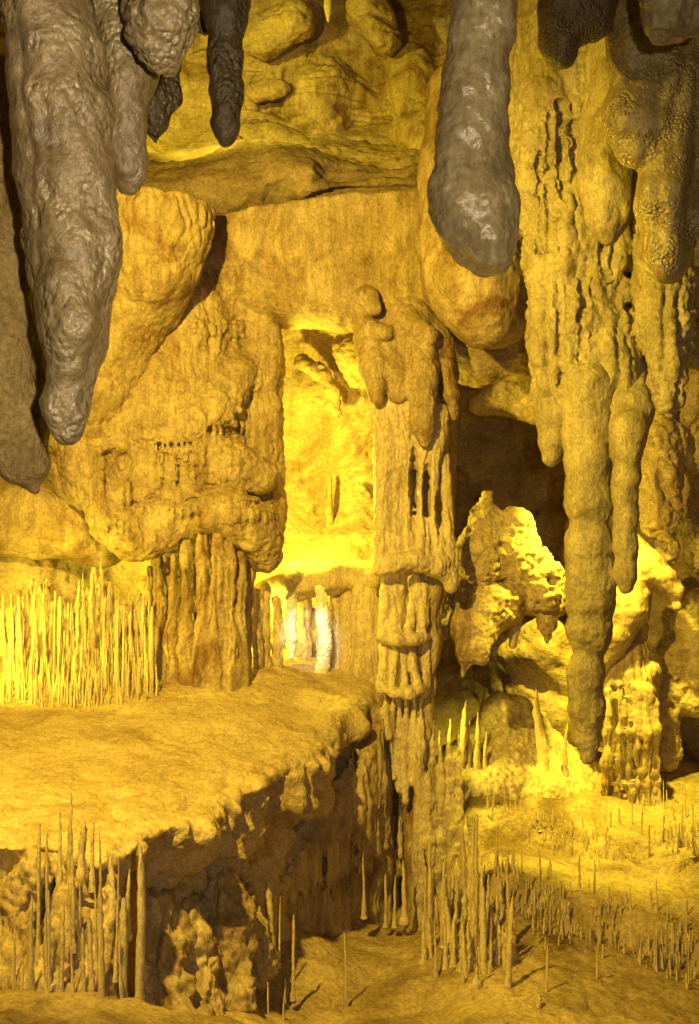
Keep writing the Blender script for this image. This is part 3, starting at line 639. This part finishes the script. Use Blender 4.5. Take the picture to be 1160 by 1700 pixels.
# --- formations behind, right of the column
thing('boulder', [chain([(809, 822, 7.9, 5), (807, 862, 7.88, 22), (802, 905, 7.85, 34), (800, 940, 7.85, 36)]), chain([(850, 880, 7.9, 36), (865, 940, 7.9, 42)]), chain([(780, 905, 7.9, 18), (790, 960, 7.9, 24)])],
      'pointed pitted pale boulder right of the central column', 'boulder', mat=M_coral, h=0.011, k=0.07, layers=L_coral)
thing('boulder', [chain([(904, 912, 7.8, 8), (905, 945, 7.8, 24), (900, 985, 7.8, 30)])],
      'small pitted peak tucked between the pointed boulder and the long stalactite', 'boulder', mat=M_coral, h=0.012, k=0.05, layers=L_coral)
cl = empty('stalactite_cluster', W(770, 1130, 7.6)); tag(cl, 'yellow clump with two finger tips below the pitted boulder', 'stalactite')
rock('body', [chain([(790, 950, 8.1, 50), (850, 960, 8.15, 60), (905, 985, 8.1, 46)]), chain([(735, 1005, 7.95, 22), (770, 1000, 7.88, 36), (800, 1010, 7.84, 40), (840, 1000, 7.9, 36)]), chain([(742, 1045, 7.82, 16), (775, 1040, 7.78, 34), (800, 1045, 7.78, 28)]), chain([(880, 990, 7.95, 34), (905, 1005, 7.88, 22)]),
     chain([(778, 1050, 7.76, 24), (772, 1085, 7.7, 17), (768, 1120, 7.68, 8)]), chain([(796, 1050, 7.76, 22), (797, 1080, 7.68, 15), (798, 1094, 7.67, 11)]), chain([(906, 1000, 7.9, 20), (908, 1035, 7.84, 14), (908, 1064, 7.84, 6)]), chain([(735, 1045, 7.8, 13), (730, 1060, 7.8, 10)])],
     M_flow, 0.0105, 0.05, L_drip + [d_flute(9, 0.014, 0.2), d_popcorn(22, 0.010), d_lump(3, 0.03, 2)], cl)
rock('fingertip', [chain([(856, 1010, 8.0, 18), (854, 1045, 7.96, 8), (851, 1070, 7.95, 6)])], M_pale, 0.009, 0.03, L_drip, cl)
thing('banded_rock', [chain([(860, 1090, 8.9, 34), (900, 1080, 8.85, 50), (940, 1110, 8.85, 50)]), chain([(880, 1140, 8.95, 44), (930, 1180, 8.9, 50), (960, 1210, 8.9, 40)])],
      'brown banded rock behind the long stalactite, under the hanging clump', 'rock', mat=M_bed, h=0.014, k=0.06, layers=[d_lump(3, 0.03, 3), d_rib(22, 0.018), d_lump(14, 0.008, 2)])
thing('flowstone_mound', [chain([(800, 1235, 8.75, 36), (840, 1190, 8.8, 36), (865, 1195, 8.8, 34), (900, 1240, 8.75, 40)]), chain([(770, 1290, 8.55, 60), (850, 1275, 8.65, 70), (940, 1310, 8.65, 70)]), chain([(740, 1330, 8.35, 60), (850, 1340, 8.4, 80), (940, 1350, 8.45, 70)])],
      'smooth bright yellow mound on the right slope', 'flowstone', mat=M_pale, h=0.012, k=0.1, layers=[d_lump(3, 0.05, 4), d_flute(9, 0.03, 0.2), d_popcorn(22, 0.012)])
thing('hanging_rock', [chain([(1100, 690, 8.5, 20), (1098, 760, 8.4, 28), (1092, 810, 8.35, 34), (1095, 860, 8.35, 32), (1110, 905, 8.35, 15), (1112, 928, 8.35, 8)]), chain([(1070, 780, 8.4, 10), (1120, 720, 8.5, 18), (1118, 840, 8.4, 12)])],
      'ragged yellow hanging rock with a downward point, right of the twin stalactites', 'rock', mat=M_coral, h=0.011, k=0.04, layers=[d_lump(5, 0.03, 3), d_popcorn(14, 0.02), d_pits(8, 0.05, 0.25)])
thing('hooked_stalactite', [chain([(1050, 905, 8.35, 20), (1075, 940, 8.25, 28), (1105, 960, 8.2, 18), (1120, 980, 8.2, 13), (1124, 1006, 8.2, 9)]), chain([(1060, 950, 8.3, 30), (1035, 1010, 8.3, 40), (1010, 1060, 8.3, 34), (990, 1100, 8.3, 24)])],
      'hooked beak-shaped stalactite beside the base of the twin stalactites', 'stalactite', mat=M_flow, h=0.011, k=0.04, layers=L_drip)
thing('column', [chain([(1062, 1045, 8.4, 14), (1050, 1080, 8.4, 28), (1035, 1115, 8.4, 32), (1050, 1150, 8.4, 34), (1050, 1220, 8.4, 32), (1050, 1340, 8.4, 36), (1050, 1440, 8.4, 44)]), chain([(1025, 1095, 8.35, 24), (1015, 1130, 8.35, 22)]), chain([(1075, 1110, 8.4, 22), (1080, 1150, 8.4, 16)])]
      + [chain([(x, t, 8.22, r), (x + s, 1215, 8.18, r * 0.8), (x + 1.5 * s, 1300, 8.2, r * 0.9), (x + 2 * s, 1390, 8.2, r * 1.2)]) for x, t, r, s in ((1010, 1150, 9, -3), (1030, 1140, 7, -2), (1042, 1160, 4, 0), (1056, 1145, 8, 1), (1074, 1150, 10, 2), (1088, 1165, 6, 4))],
      'stout fluted pillar right of the foot of the long stalactite', 'column', mat=M_flow, h=0.01, k=0.035, layers=[d_lump(3.5, 0.04, 3), d_flute(14, 0.02, 0.08), d_lump(14, 0.008, 3)])
thing('rough_rock', [chain([(1125, 1030, 8.7, 26), (1130, 1090, 8.7, 36), (1115, 1140, 8.7, 26), (1150, 1160, 8.7, 34)]), chain([(1165, 1010, 8.6, 30), (1160, 1120, 8.6, 26)]), chain([(1110, 1150, 8.7, 22), (1105, 1260, 8.7, 24)])],
      'rough brown rock pile at the right edge behind the fluted pillar', 'rock', mat=M_coral, h=0.014, k=0.05, layers=L_coral)
thing('rough_rock', [chain([(1160, 640, 8.6, 20), (1140, 690, 8.7, 34), (1150, 760, 8.7, 30)]), chain([(1150, 880, 8.6, 22), (1160, 920, 8.6, 26)])],
      'dark craggy rock at the right edge below the swollen stalactite', 'rock', mat=M_coral, h=0.014, k=0.05, layers=L_coral)

# --- niche under the opening: shelf, two white pillars
thing('stone_shelf', [chain([(440, 985, 8.1, 22), (490, 970, 8.05, 26), (550, 962, 8.05, 24), (610, 962, 8.1, 24)], 1.2), chain([(480, 945, 8.5, 14), (560, 945, 8.5, 14), (620, 945, 8.5, 14)], 2)],
      'wavy stone shelf at the foot of the bright opening', 'rock', mat=M_pale, h=0.012, k=0.05, layers=L_drip + [d_rib(50, 0.006)])
thing('white_pillar', [prof([(978, 472, 494), (1020, 470, 492), (1060, 474, 492), (1088, 476, 490)], 7.95)], 'shorter glowing white pillar under the stone shelf, left of the pair', 'stalactite', mat=M_white, h=0.007, k=0.02, layers=[d_popcorn(30, 0.01), d_lump(10, 0.008, 2)], group='white pillars')
thing('white_pillar', [prof([(980, 524, 540), (1020, 524, 546), (1070, 526, 550), (1110, 524, 544), (1150, 522, 548)], 7.9)], 'longer glowing white pillar under the stone shelf, right of the pair', 'stalactite', mat=M_white, h=0.007, k=0.02, layers=[d_popcorn(30, 0.01), d_lump(10, 0.008, 2)], group='white pillars')
nf = empty('niche_flowstone', W(600, 1150, 7.9)); tag(nf, 'bright fluted flowstone between the white pillars and the central column', 'flowstone')
for x, a, r, Y in [(560, 985, 13, 8.1), (578, 980, 15, 8.05), (596, 978, 16, 8.0), (613, 985, 14, 7.98), (628, 1000, 10, 7.95)]:
    rock('flute', [chain([(x, a, Y, r), (x + random.uniform(-3, 3), a + 80, Y - 0.04, r), (x, 1170, Y - 0.08, r * 1.1)])], M_pale, 0.01, 0.03, FL, nf)
nl = empty('niche_column', W(440, 1135, 7.7)); tag(nl, 'slim yellow columns beside the left flowstone pillars at the opening', 'column')
for x, a, r, Y in [(427, 985, 8, 7.75), (440, 975, 10, 7.85), (458, 1000, 10, 7.9), (505, 1000, 14, 8.2)]:
    rock('flute', [chain([(x, a, Y, r), (x + random.uniform(-4, 4), a + 70, Y - 0.03, r * 1.1), (x + 3, 1145, Y - 0.06, r)])], M_pale, 0.01, 0.03, FL, nl)
thing('alcove_rock', [chain([(500, 600, 9.1, 12), (530, 615, 9.1, 13), (552, 645, 9.1, 12), (558, 690, 9.12, 8)]), chain([(580, 580, 9.0, 30), (600, 620, 9.0, 26)])], 'brown curl of rock on the bright wall inside the opening', 'rock', mat=M_bed, h=0.012, k=0.04, layers=[d_lump(6, 0.03, 3), d_popcorn(14, 0.02)])

thing('alcove_light_block', [chain([(690, 520, 9.0, 70), (700, 640, 9.0, 60), (700, 800, 9.0, 56), (695, 960, 8.9, 56), (680, 1080, 8.75, 50)], 2.0)], 'added rock behind the central column, blocking the alcove light', 'rock', mat=M_bed, h=0.02, k=0.06, layers=[d_lump(3, 0.03, 3), d_lump(12, 0.01, 3)])  # added rock, keeps alcove light off the wall to the right
thing('stalactite', [chain([(548, 790, 9.42, 2), (546, 850, 9.42, 7), (548, 890, 9.42, 8), (547, 925, 9.42, 2)], 1.2)], 'long brown sliver in place of a dark hole in the bright wall inside the opening', 'stalactite', mat=M_bed, h=0.011, k=0.02, layers=[d_lump(9, 0.01, 2)])  # added brown sliver standing for a small dark niche
thing('stalactite', [chain([(484, 855, 9.42, 2), (485, 885, 9.42, 7), (487, 908, 9.42, 2)], 1.2)], 'short brown sliver in place of a dark hole low at the left of the bright opening', 'stalactite', mat=M_bed, h=0.011, k=0.02, layers=[d_lump(9, 0.01, 2)])  # likewise added, drawn for a dark hole in the wall
thing('stalactite', [chain([(590, 802, 9.42, 4), (602, 812, 9.42, 7), (614, 824, 9.42, 5)], 1.2)], 'small slanting brown stalactite stub on the bright wall beside the column', 'stalactite', mat=M_bed, h=0.011, k=0.02, layers=[d_lump(9, 0.01, 2)])
# --- bulging wall and pointed curtain behind the straws at the left
thing('wall_bulge', [chain([(-40, 870, 7.9, 60), (60, 865, 7.85, 62), (120, 870, 7.85, 50), (170, 900, 7.9, 40)])], 'brown overhanging bulge above the glowing straws at the left', 'rock', mat=M_flow, h=0.016, k=0.08, layers=L_flow)
sc_ = empty('straw_curtain', W(130, 1140, 7.7)); tag(sc_, 'brightly lit pointed curtain of fused straws at the left', 'flowstone')
tops = [(10, 1000), (34, 965), (58, 942), (70, 935), (94, 1000), (118, 985), (142, 940), (165, 912), (188, 965), (206, 1000), (224, 985), (246, 940), (262, 930)]
xs = 6.0
while xs < 262:
    t = np.interp(xs, [p[0] for p in tops], [p[1] for p in tops]) + random.uniform(-8, 26)
    Y = 7.78 + random.uniform(-0.16, 0.05); r = random.uniform(3.5, 7)
    rock('straw', [chain([(xs + random.uniform(-3, 3), t, Y, 1.8), (xs, t + 40, Y, r * 0.75), (xs + random.uniform(-3, 3), 1080, Y - 0.02, r), (xs, 1150, Y - 0.03, r * 1.25)])], M_pale, 0.009, 0.02, [d_lump(6, 0.014, 3), d_lump(20, 0.005, 2)], sc_)
    xs += random.uniform(7, 17)
rock('curtain', [chain([(x, np.interp(x, [p[0] for p in tops], [p[1] for p in tops]) + random.uniform(0, 40), 7.88, 3), (x, 1020, 7.86, 11), (x, 1160, 7.84, 15)]) for x in range(0, 270, 13)], M_pale, 0.010, 0.02, [d_lump(4, 0.02, 3), d_flute(16, 0.02, 0.06), d_lump(18, 0.006, 2)], sc_)

stand_rods = []
for x, t, bb, r, Y in [(722, 1500, 1640, 10, 6.8), (738, 1470, 1660, 11, 6.75), (756, 1540, 1680, 12, 6.6), (772, 1450, 1690, 10, 6.55), (786, 1480, 1700, 11, 6.45), (800, 1440, 1700, 9, 6.5), (812, 1560, 1720, 11, 6.2), (826, 1500, 1710, 10, 6.3), (842, 1530, 1710, 8, 6.25), (790, 1590, 1730, 10, 6.05), (768, 1610, 1730, 12, 6.1), (745, 1600, 1700, 12, 6.3)]:
    stand_rods.append(chain([(x + random.uniform(-3, 3), t - 20, Y, 1.2), (x + random.uniform(-2, 2), t + 45, Y, r * 0.45), (x, (t + bb) / 2 + 20, Y, r * 0.8), (x, bb, Y - 0.02, r * 1.5)]))
stand_rods += [chain([(725, 1660, 6.6, 30), (765, 1700, 6.35, 40), (820, 1720, 6.15, 44), (850, 1715, 6.1, 28)]), chain([(735, 1600, 6.8, 20), (770, 1620, 6.6, 24), (800, 1640, 6.45, 24)])]
thing('stalagmite_stand', stand_rods, 'fused stand of slim yellow columns rising from the floor before the central column', 'stalagmite', mat=M_pale, h=0.009, k=0.03, layers=FL)
# --- fused mound under the left foreground stalagmites
thing('stalagmite_mound', [chain([(40, 1720, 4.5, 60), (90, 1650, 4.6, 55), (110, 1560, 4.65, 38), (120, 1480, 4.7, 30)]), chain([(150, 1720, 4.5, 50), (165, 1640, 4.6, 32), (175, 1540, 4.7, 24), (182, 1460, 4.75, 12)]), chain([(20, 1640, 4.7, 40), (30, 1500, 4.9, 40), (60, 1450, 4.9, 38)])],
      'lumpy fused mound carrying the bottom left stalagmites', 'flowstone', mat=M_flow, h=0.011, k=0.06, layers=[d_lump(5, 0.03, 3), d_flute(13, 0.022, 0.08), d_popcorn(20, 0.012), d_pits(14, 0.02, 0.35)])
thing('pit_rock', [chain([(265, 1500, 5.45, 36), (275, 1580, 5.4, 44), (285, 1700, 5.3, 52)]), chain([(318, 1520, 5.62, 30), (325, 1600, 5.55, 40), (335, 1710, 5.4, 50)]), chain([(365, 1470, 5.85, 34), (372, 1560, 5.8, 36), (385, 1680, 5.65, 46)]), chain([(410, 1500, 6.1, 32), (415, 1600, 6.0, 40)])],
      'dim brown lumpy rock under the ledge in the pit', 'rock', mat=M_flow, h=0.012, k=0.05, layers=[d_lump(3.5, 0.08, 4), d_flute(8, 0.05, 0.15), d_lump(14, 0.02, 3), d_popcorn(18, 0.015)])

# ------------------------------------------------------------------ stalagmites and straws: one mesh per kind, one object each
def straw_mesh(name, seed, taper, wob, nseg=22, nring=9, bump=0.17):
    r_ = random.Random(seed); V = []; F = []
    off = [(0, 0)]
    for i in range(nseg): off.append((off[-1][0] + r_.uniform(-wob, wob), off[-1][1] + r_.uniform(-wob, wob)))
    for i in range(nseg + 1):
        t = i / nseg
        rad = (1 + 0.35 * max(0, 1 - t * 6) ** 2 + 0.35 * max(0, 1 - t * 2.2)) * (1 - (1 - taper) * t) * (1 + r_.uniform(-bump, bump))
        if t > 0.93: rad *= 0.6
        for j in range(nring):
            a = 2 * math.pi * j / nring; q = rad * (1 + r_.uniform(-0.08, 0.08))
            V.append((off[i][0] + q * math.cos(a), off[i][1] + q * math.sin(a), t))
    for i in range(nseg):
        for j in range(nring):
            a = i * nring + j; b = i * nring + (j + 1) % nring
            F.append((a, b, b + nring, a + nring))
    V.append((off[-1][0], off[-1][1], 1.02)); top = len(V) - 1
    me = bpy.data.meshes.new(name)
    F = F + [(nseg * nring + j, nseg * nring + (j + 1) % nring, top) for j in range(nring)]
    me.from_pydata(V, [], F); me.update()
    me.polygons.foreach_set('use_smooth', [True] * len(me.polygons))
    me.materials.append(M_straw)
    return me
SPIKE = [straw_mesh('spike', s, 0.25, 0.15) for s in range(5)]
ROD = [straw_mesh('rod', 20 + s, 0.7, 0.12) for s in range(5)]
NDL = [straw_mesh('needle', 40 + s, 0.6, 0.2, 10, 6) for s in range(3)]

def stalagmite(px, top, base, r, Y, label, group, pool=None, name='stalagmite', lean=0.035, sink=0.05):
    b = W(px, base, Y); t = W(px, top, Y)
    o = bpy.data.objects.new(name, random.choice(pool or SPIKE)); COL.objects.link(o)
    o.location = b - np.array((0, 0, sink)); o.scale = (r * K * Y, r * K * Y, t[2] - b[2] + sink)
    o.rotation_euler = (random.uniform(-lean, lean), random.uniform(-lean, lean), random.uniform(0, 6.28))
    tag(o, label, 'stalagmite', group); return o

def on_ground(x, y, fn):            # base row of the picture for a point of the ground
    z = float(fn(np.array([x]), np.array([y]))[0]); return z

def stand(x, y, z, hgt, rad, label, group, pool, name='straw_stalagmite', lean=0.035, sink=0.04):
    o = bpy.data.objects.new(name, random.choice(pool)); COL.objects.link(o)
    o.location = (x, y, z - sink); o.scale = (rad, rad, hgt + sink)
    o.rotation_euler = (random.uniform(-lean, lean), random.uniform(-lean, lean), random.uniform(0, 6.28))
    tag(o, label, 'stalagmite', group); return o

# left foreground cluster
g = 'stalagmites at the bottom left'
for px, t, b, r, Y, lab, pool in [
    (118, 1300, 1460, 6, 4.75, 'tallest dark spike rising against the lit ledge, bottom left', SPIKE),
    (98, 1340, 1460, 5, 4.75, 'dark spike just left of the tallest one before the ledge', SPIKE),
    (136, 1366, 1470, 8, 4.75, 'thick dark blunt stalagmite just right of the tallest spike', ROD),
    (152, 1368, 1460, 4, 4.75, 'thin stalagmite right of the thick dark blunt one', ROD),
    (166, 1372, 1470, 3, 4.8, 'slim outer stalagmite at the right end of the dark group', SPIKE),
    (230, 1408, 1760, 9, 4.35, 'tall straight pale rod standing alone at the pit edge, left foreground', ROD),
    (184, 1428, 1560, 13, 4.7, 'broad tapering pale stalagmite left of the tall straight rod', SPIKE),
    (209, 1444, 1540, 7, 4.75, 'small pointed stalagmite between the broad one and the tall rod', SPIKE),
    (62, 1368, 1620, 4, 4.6, 'long thin pale rod left of the dark spikes', ROD),
    (80, 1382, 1620, 3.5, 4.62, 'second long thin rod left of the dark spikes', ROD),
    (120, 1424, 1560, 4, 4.55, 'thin rod in front of the tallest dark spike', ROD),
    (50, 1488, 1640, 6, 4.45, 'brown spike standing low at the left edge', SPIKE),
    (167, 1470, 1660, 6, 4.5, 'brown rod in front of the broad tapering stalagmite', ROD),
    (153, 1510, 1660, 5, 4.48, 'brown rod, shorter neighbour before the broad stalagmite', ROD),
    (141, 1540, 1650, 4, 4.5, 'short brown rod at the left of the brown pair', ROD),
    (100, 1500, 1660, 5, 4.48, 'pale rod on the fused mound at the bottom left', ROD),
    (80, 1480, 1640, 4, 4.5, 'thin rod on the left slope of the fused mound', ROD),
    (34, 1600, 1700, 5, 4.3, 'leaning pale spike near the bottom left corner', SPIKE),
    (82, 1630, 1720, 8, 4.3, 'blunt stub before the fused mound at the bottom', SPIKE),
    (153, 1665, 1730, 4, 4.2, 'little pale peg on the bottom edge below the brown rods', ROD),
    (22, 1560, 1690, 4, 4.35, 'pale spike closest to the left edge at the bottom', SPIKE)]:
    stalagmite(px, t, b, r, Y, lab, g, pool)
for i in range(18):
    px = random.uniform(14, 205); Y = random.uniform(4.3, 4.85); top = random.uniform(1400, 1600)
    stalagmite(px, top, top + random.uniform(90, 190), random.choice([3, 4, 5, 9, 12]), Y, 'slender stalagmite among the crowd on the lumpy mound at the bottom left', 'crowd on the bottom left mound', random.choice([SPIKE, ROD, SPIKE]), sink=0.25)
# pit and centre
g = 'thin stalagmites in the pit'
for px, t, b, r, Y, lab, pool in [
    (450, 1466, 1600, 7, 6.2, 'stout yellow rod at the left of the pit floor', ROD),
    (463, 1490, 1592, 2, 6.2, 'hair-thin straw right of the stout yellow rod', NDL),
    (486, 1518, 1645, 3, 6.1, 'bright straight straw standing in the pit', ROD),
    (473, 1625, 1650, 2, 6.1, 'tiny straw at the foot of the bright straight one', NDL),
    (575, 1550, 1645, 2, 6.2, 'lone needle straw in the middle of the pit floor', NDL),
    (445, 1632, 1705, 2.2, 5.85, 'thin straw near the bottom edge, left of the pit centre', NDL),
    (469, 1655, 1710, 2.2, 5.85, 'short straw near the bottom edge beside the thin one', NDL),
    (355, 1620, 1690, 6, 5.55, 'pale pointed stalagmite before the dim pit rock', SPIKE),
    (363, 1640, 1695, 4, 5.6, 'small point right beside the pale pit stalagmite', SPIKE),
    (425, 1580, 1620, 2.5, 6.2, 'short pale straw left of the stout yellow rod', NDL),
    (434, 1578, 1628, 2.5, 6.2, 'second short straw left of the stout yellow rod', NDL),
    (553, 1655, 1672, 2, 6.2, 'tiny straw stub in the pit left of centre', NDL),
    (604, 1415, 1510, 3.5, 7.0, 'pale spike at the foot of the drapery', SPIKE),
    (670, 1430, 1520, 6, 7.1, 'bright tapered stalagmite in the dark hollow of the column', SPIKE),
    (655, 1455, 1525, 3, 7.1, 'thin straw left of the bright tapered stalagmite', NDL),
    (640, 1450, 1525, 3, 7.1, 'outer thin straw in the dark hollow', NDL)]:
    stalagmite(px, t, b, r, Y, lab, g, pool)
# group in front of the column's right foot
g = 'stalagmites before the foot of the column'
for i in range(42):
    px = random.uniform(700, 850); Y = random.uniform(6.2, 7.2)
    x = (px - 580) * K * Y; z = on_ground(x, Y, floor_z)
    hgt = random.choice([random.uniform(0.10, 0.35), random.uniform(0.2, 0.6)])
    stand(x, Y, z, hgt, random.uniform(0.008, 0.03), 'yellow stalagmite in the dense stand before the foot of the central column', g, SPIKE, 'stalagmite', 0.04)
for px, t, b, r, Y, lab in [(736, 1460, 1640, 8, 6.7, 'brightest thick stalagmite of the stand before the column foot'), (714, 1525, 1640, 5, 6.6, 'bright pointed stalagmite in the left of that stand, knee high'), (838, 1490, 1700, 6, 6.0, 'pale thick rod on the lower right floor beside the stand'), (806, 1460, 1690, 7, 6.2, 'tall thick pale rod of the stand reaching the bottom edge'), (908, 1568, 1690, 2.5, 5.95, 'lone bright needle straw on the lower right slope'), (892, 1650, 1700, 6, 5.8, 'blunt yellow peg left of the lone needle straw'), (990, 1575, 1650, 2, 6.2, 'faint thin straw right of the lone needle on the slope'),
                            (1040, 1478, 1525, 3, 6.95, 'short pale straw on the right terrace'), (1139, 1495, 1560, 2.5, 6.85, 'thin bright straw on the terrace at the right edge'), (1120, 1532, 1570, 5, 6.7, 'stubby pair of pale pegs near the right edge')]:
    stalagmite(px, t, b, r, Y, lab, 'single straws of the right floor', ROD)
# fringe along the terrace on the right
CL = [random.random() for _ in range(13)]
def clump():
    return min(1.0, max(0.0, random.choice(CL) + random.gauss(0, 0.025))) if random.random() < 0.75 else random.random()
g = 'straws along the right terrace'
for i in range(105):
    u = clump(); px = 815 + 345 * u
    Y = 6.98 - 0.45 * u + random.gauss(0, 0.14)
    x = (px - 580) * K * Y; z = on_ground(x, Y, floor_z)
    stand(x, Y, z, random.choice([random.uniform(0.03, 0.1), random.uniform(0.05, 0.22)]), random.uniform(0.0035, 0.010), 'short yellow straw in the crowded fringe along the right terrace', g, random.choice([SPIKE, NDL]))
g = 'spikes along the lip of the bright slope'
for i in range(60):
    u = clump(); px = 775 + 400 * u
    Y = 7.85 - 0.35 * u + random.gauss(0, 0.08) + (random.random() < 0.3) * random.uniform(0, 0.7)
    x = (px - 580) * K * Y; z = on_ground(x, Y, floor_z)
    stand(x, Y, z, random.uniform(0.04, 0.2) * (1.3 if px > 1000 else 0.8), random.uniform(0.004, 0.010), 'small spike along the front lip of the bright right slope', g, random.choice([SPIKE, NDL]))
# spikes by the dark hole
g = 'pale spikes beside the dark hole'
for px, t, b, r, lab in [(762, 1165, 1270, 12, 'tallest pale spike beside the dark hole right of the column'), (746, 1195, 1270, 8, 'pale spike left of the tallest by the dark hole'), (735, 1215, 1275, 6, 'small outer spike at the left by the dark hole'), (790, 1185, 1270, 8, 'pale spike right of the tallest by the dark hole'), (775, 1195, 1270, 8, 'squat spike touching the right of the tallest by the dark hole'), (803, 1215, 1270, 6, 'lowest spike at the right by the dark hole'), (904, 1148, 1260, 14, 'bright cone-shaped stalagmite left of the long stalactite tip'), (935, 1200, 1265, 6, 'thin spike between the bright cone and the long stalactite')]:
    stalagmite(px, t, b, r * 1.2, 8.3, lab, g, SPIKE, sink=0.35)
# straws on the back of the ledge
g = 'straws on the back of the ledge'
for i in range(130):
    px = random.uniform(8, 262); Y = random.uniform(7.1, 7.6)
    x = (px - 580) * K * Y; z = on_ground(x, Y, ledge_z)
    hgt = random.choice([random.uniform(0.06, 0.2), random.uniform(0.08, 0.28), random.uniform(0.2, 0.62)])
    stand(x, Y, z, hgt, random.choice([0.004, 0.006, 0.009, 0.012, 0.018]), 'thin straw in the crowded bright row at the back of the ledge', g, random.choice([ROD, NDL, SPIKE, SPIKE]), lean=0.05)

# the countless small straws between them, one mass
def many(name, spots, label, cat):
    V = []; F = []
    for x, y, z, hgt, rad in spots:
        o = len(V); lx, ly = random.gauss(0, 0.03) * hgt, random.gauss(0, 0.03) * hgt
        for t, rr in ((-0.15, 1.2), (0.4, 0.85), (0.8, 0.5)):
            for j in range(5):
                a = j * 1.2566 + x * 50; V.append((x + lx * t + rad * rr * math.cos(a), y + ly * t + rad * rr * math.sin(a), z + hgt * t))
        V.append((x + lx, y + ly, z + hgt))
        for i in range(2):
            for j in range(5):
                q = o + i * 5 + j; w = o + i * 5 + (j + 1) % 5; F.append((q, w, w + 5, q + 5))
        for j in range(5): F.append((o + 10 + j, o + 10 + (j + 1) % 5, o + 15))
    me = bpy.data.meshes.new(name); me.from_pydata(V, [], F); me.update(); me.materials.append(M_straw)
    me.polygons.foreach_set('use_smooth', [True] * len(me.polygons))
    o = bpy.data.objects.new(name, me); COL.objects.link(o); o['kind'] = 'stuff'; o['label'] = label; o['category'] = cat
spots = []
for i in range(420):
    u = clump(); px = 800 + 380 * u; k_ = random.random()
    if k_ < 0.55: Y = 6.98 - 0.45 * u + random.gauss(0, 0.08)
    elif k_ < 0.92: Y = 7.85 - 0.35 * u + random.gauss(0, 0.05)
    else: Y = random.uniform(7.6, 8.6); px = random.uniform(1040, 1180)
    x = (px - 580) * K * Y; spots.append((x, Y, on_ground(x, Y, floor_z), random.uniform(0.02, 0.11), random.uniform(0.003, 0.007)))
many('tiny_straws', spots, 'countless tiny straws bristling on the right floor terraces', 'straws')
spots = []
for i in range(420):
    px = random.uniform(5, 250); Y = random.uniform(6.95, 7.6); x = (px - 580) * K * Y
    spots.append((x, Y, on_ground(x, Y, ledge_z), random.uniform(0.03, 0.2), random.uniform(0.003, 0.007)))
many('tiny_straws', spots, 'countless tiny straws bristling at the back of the ledge', 'straws')
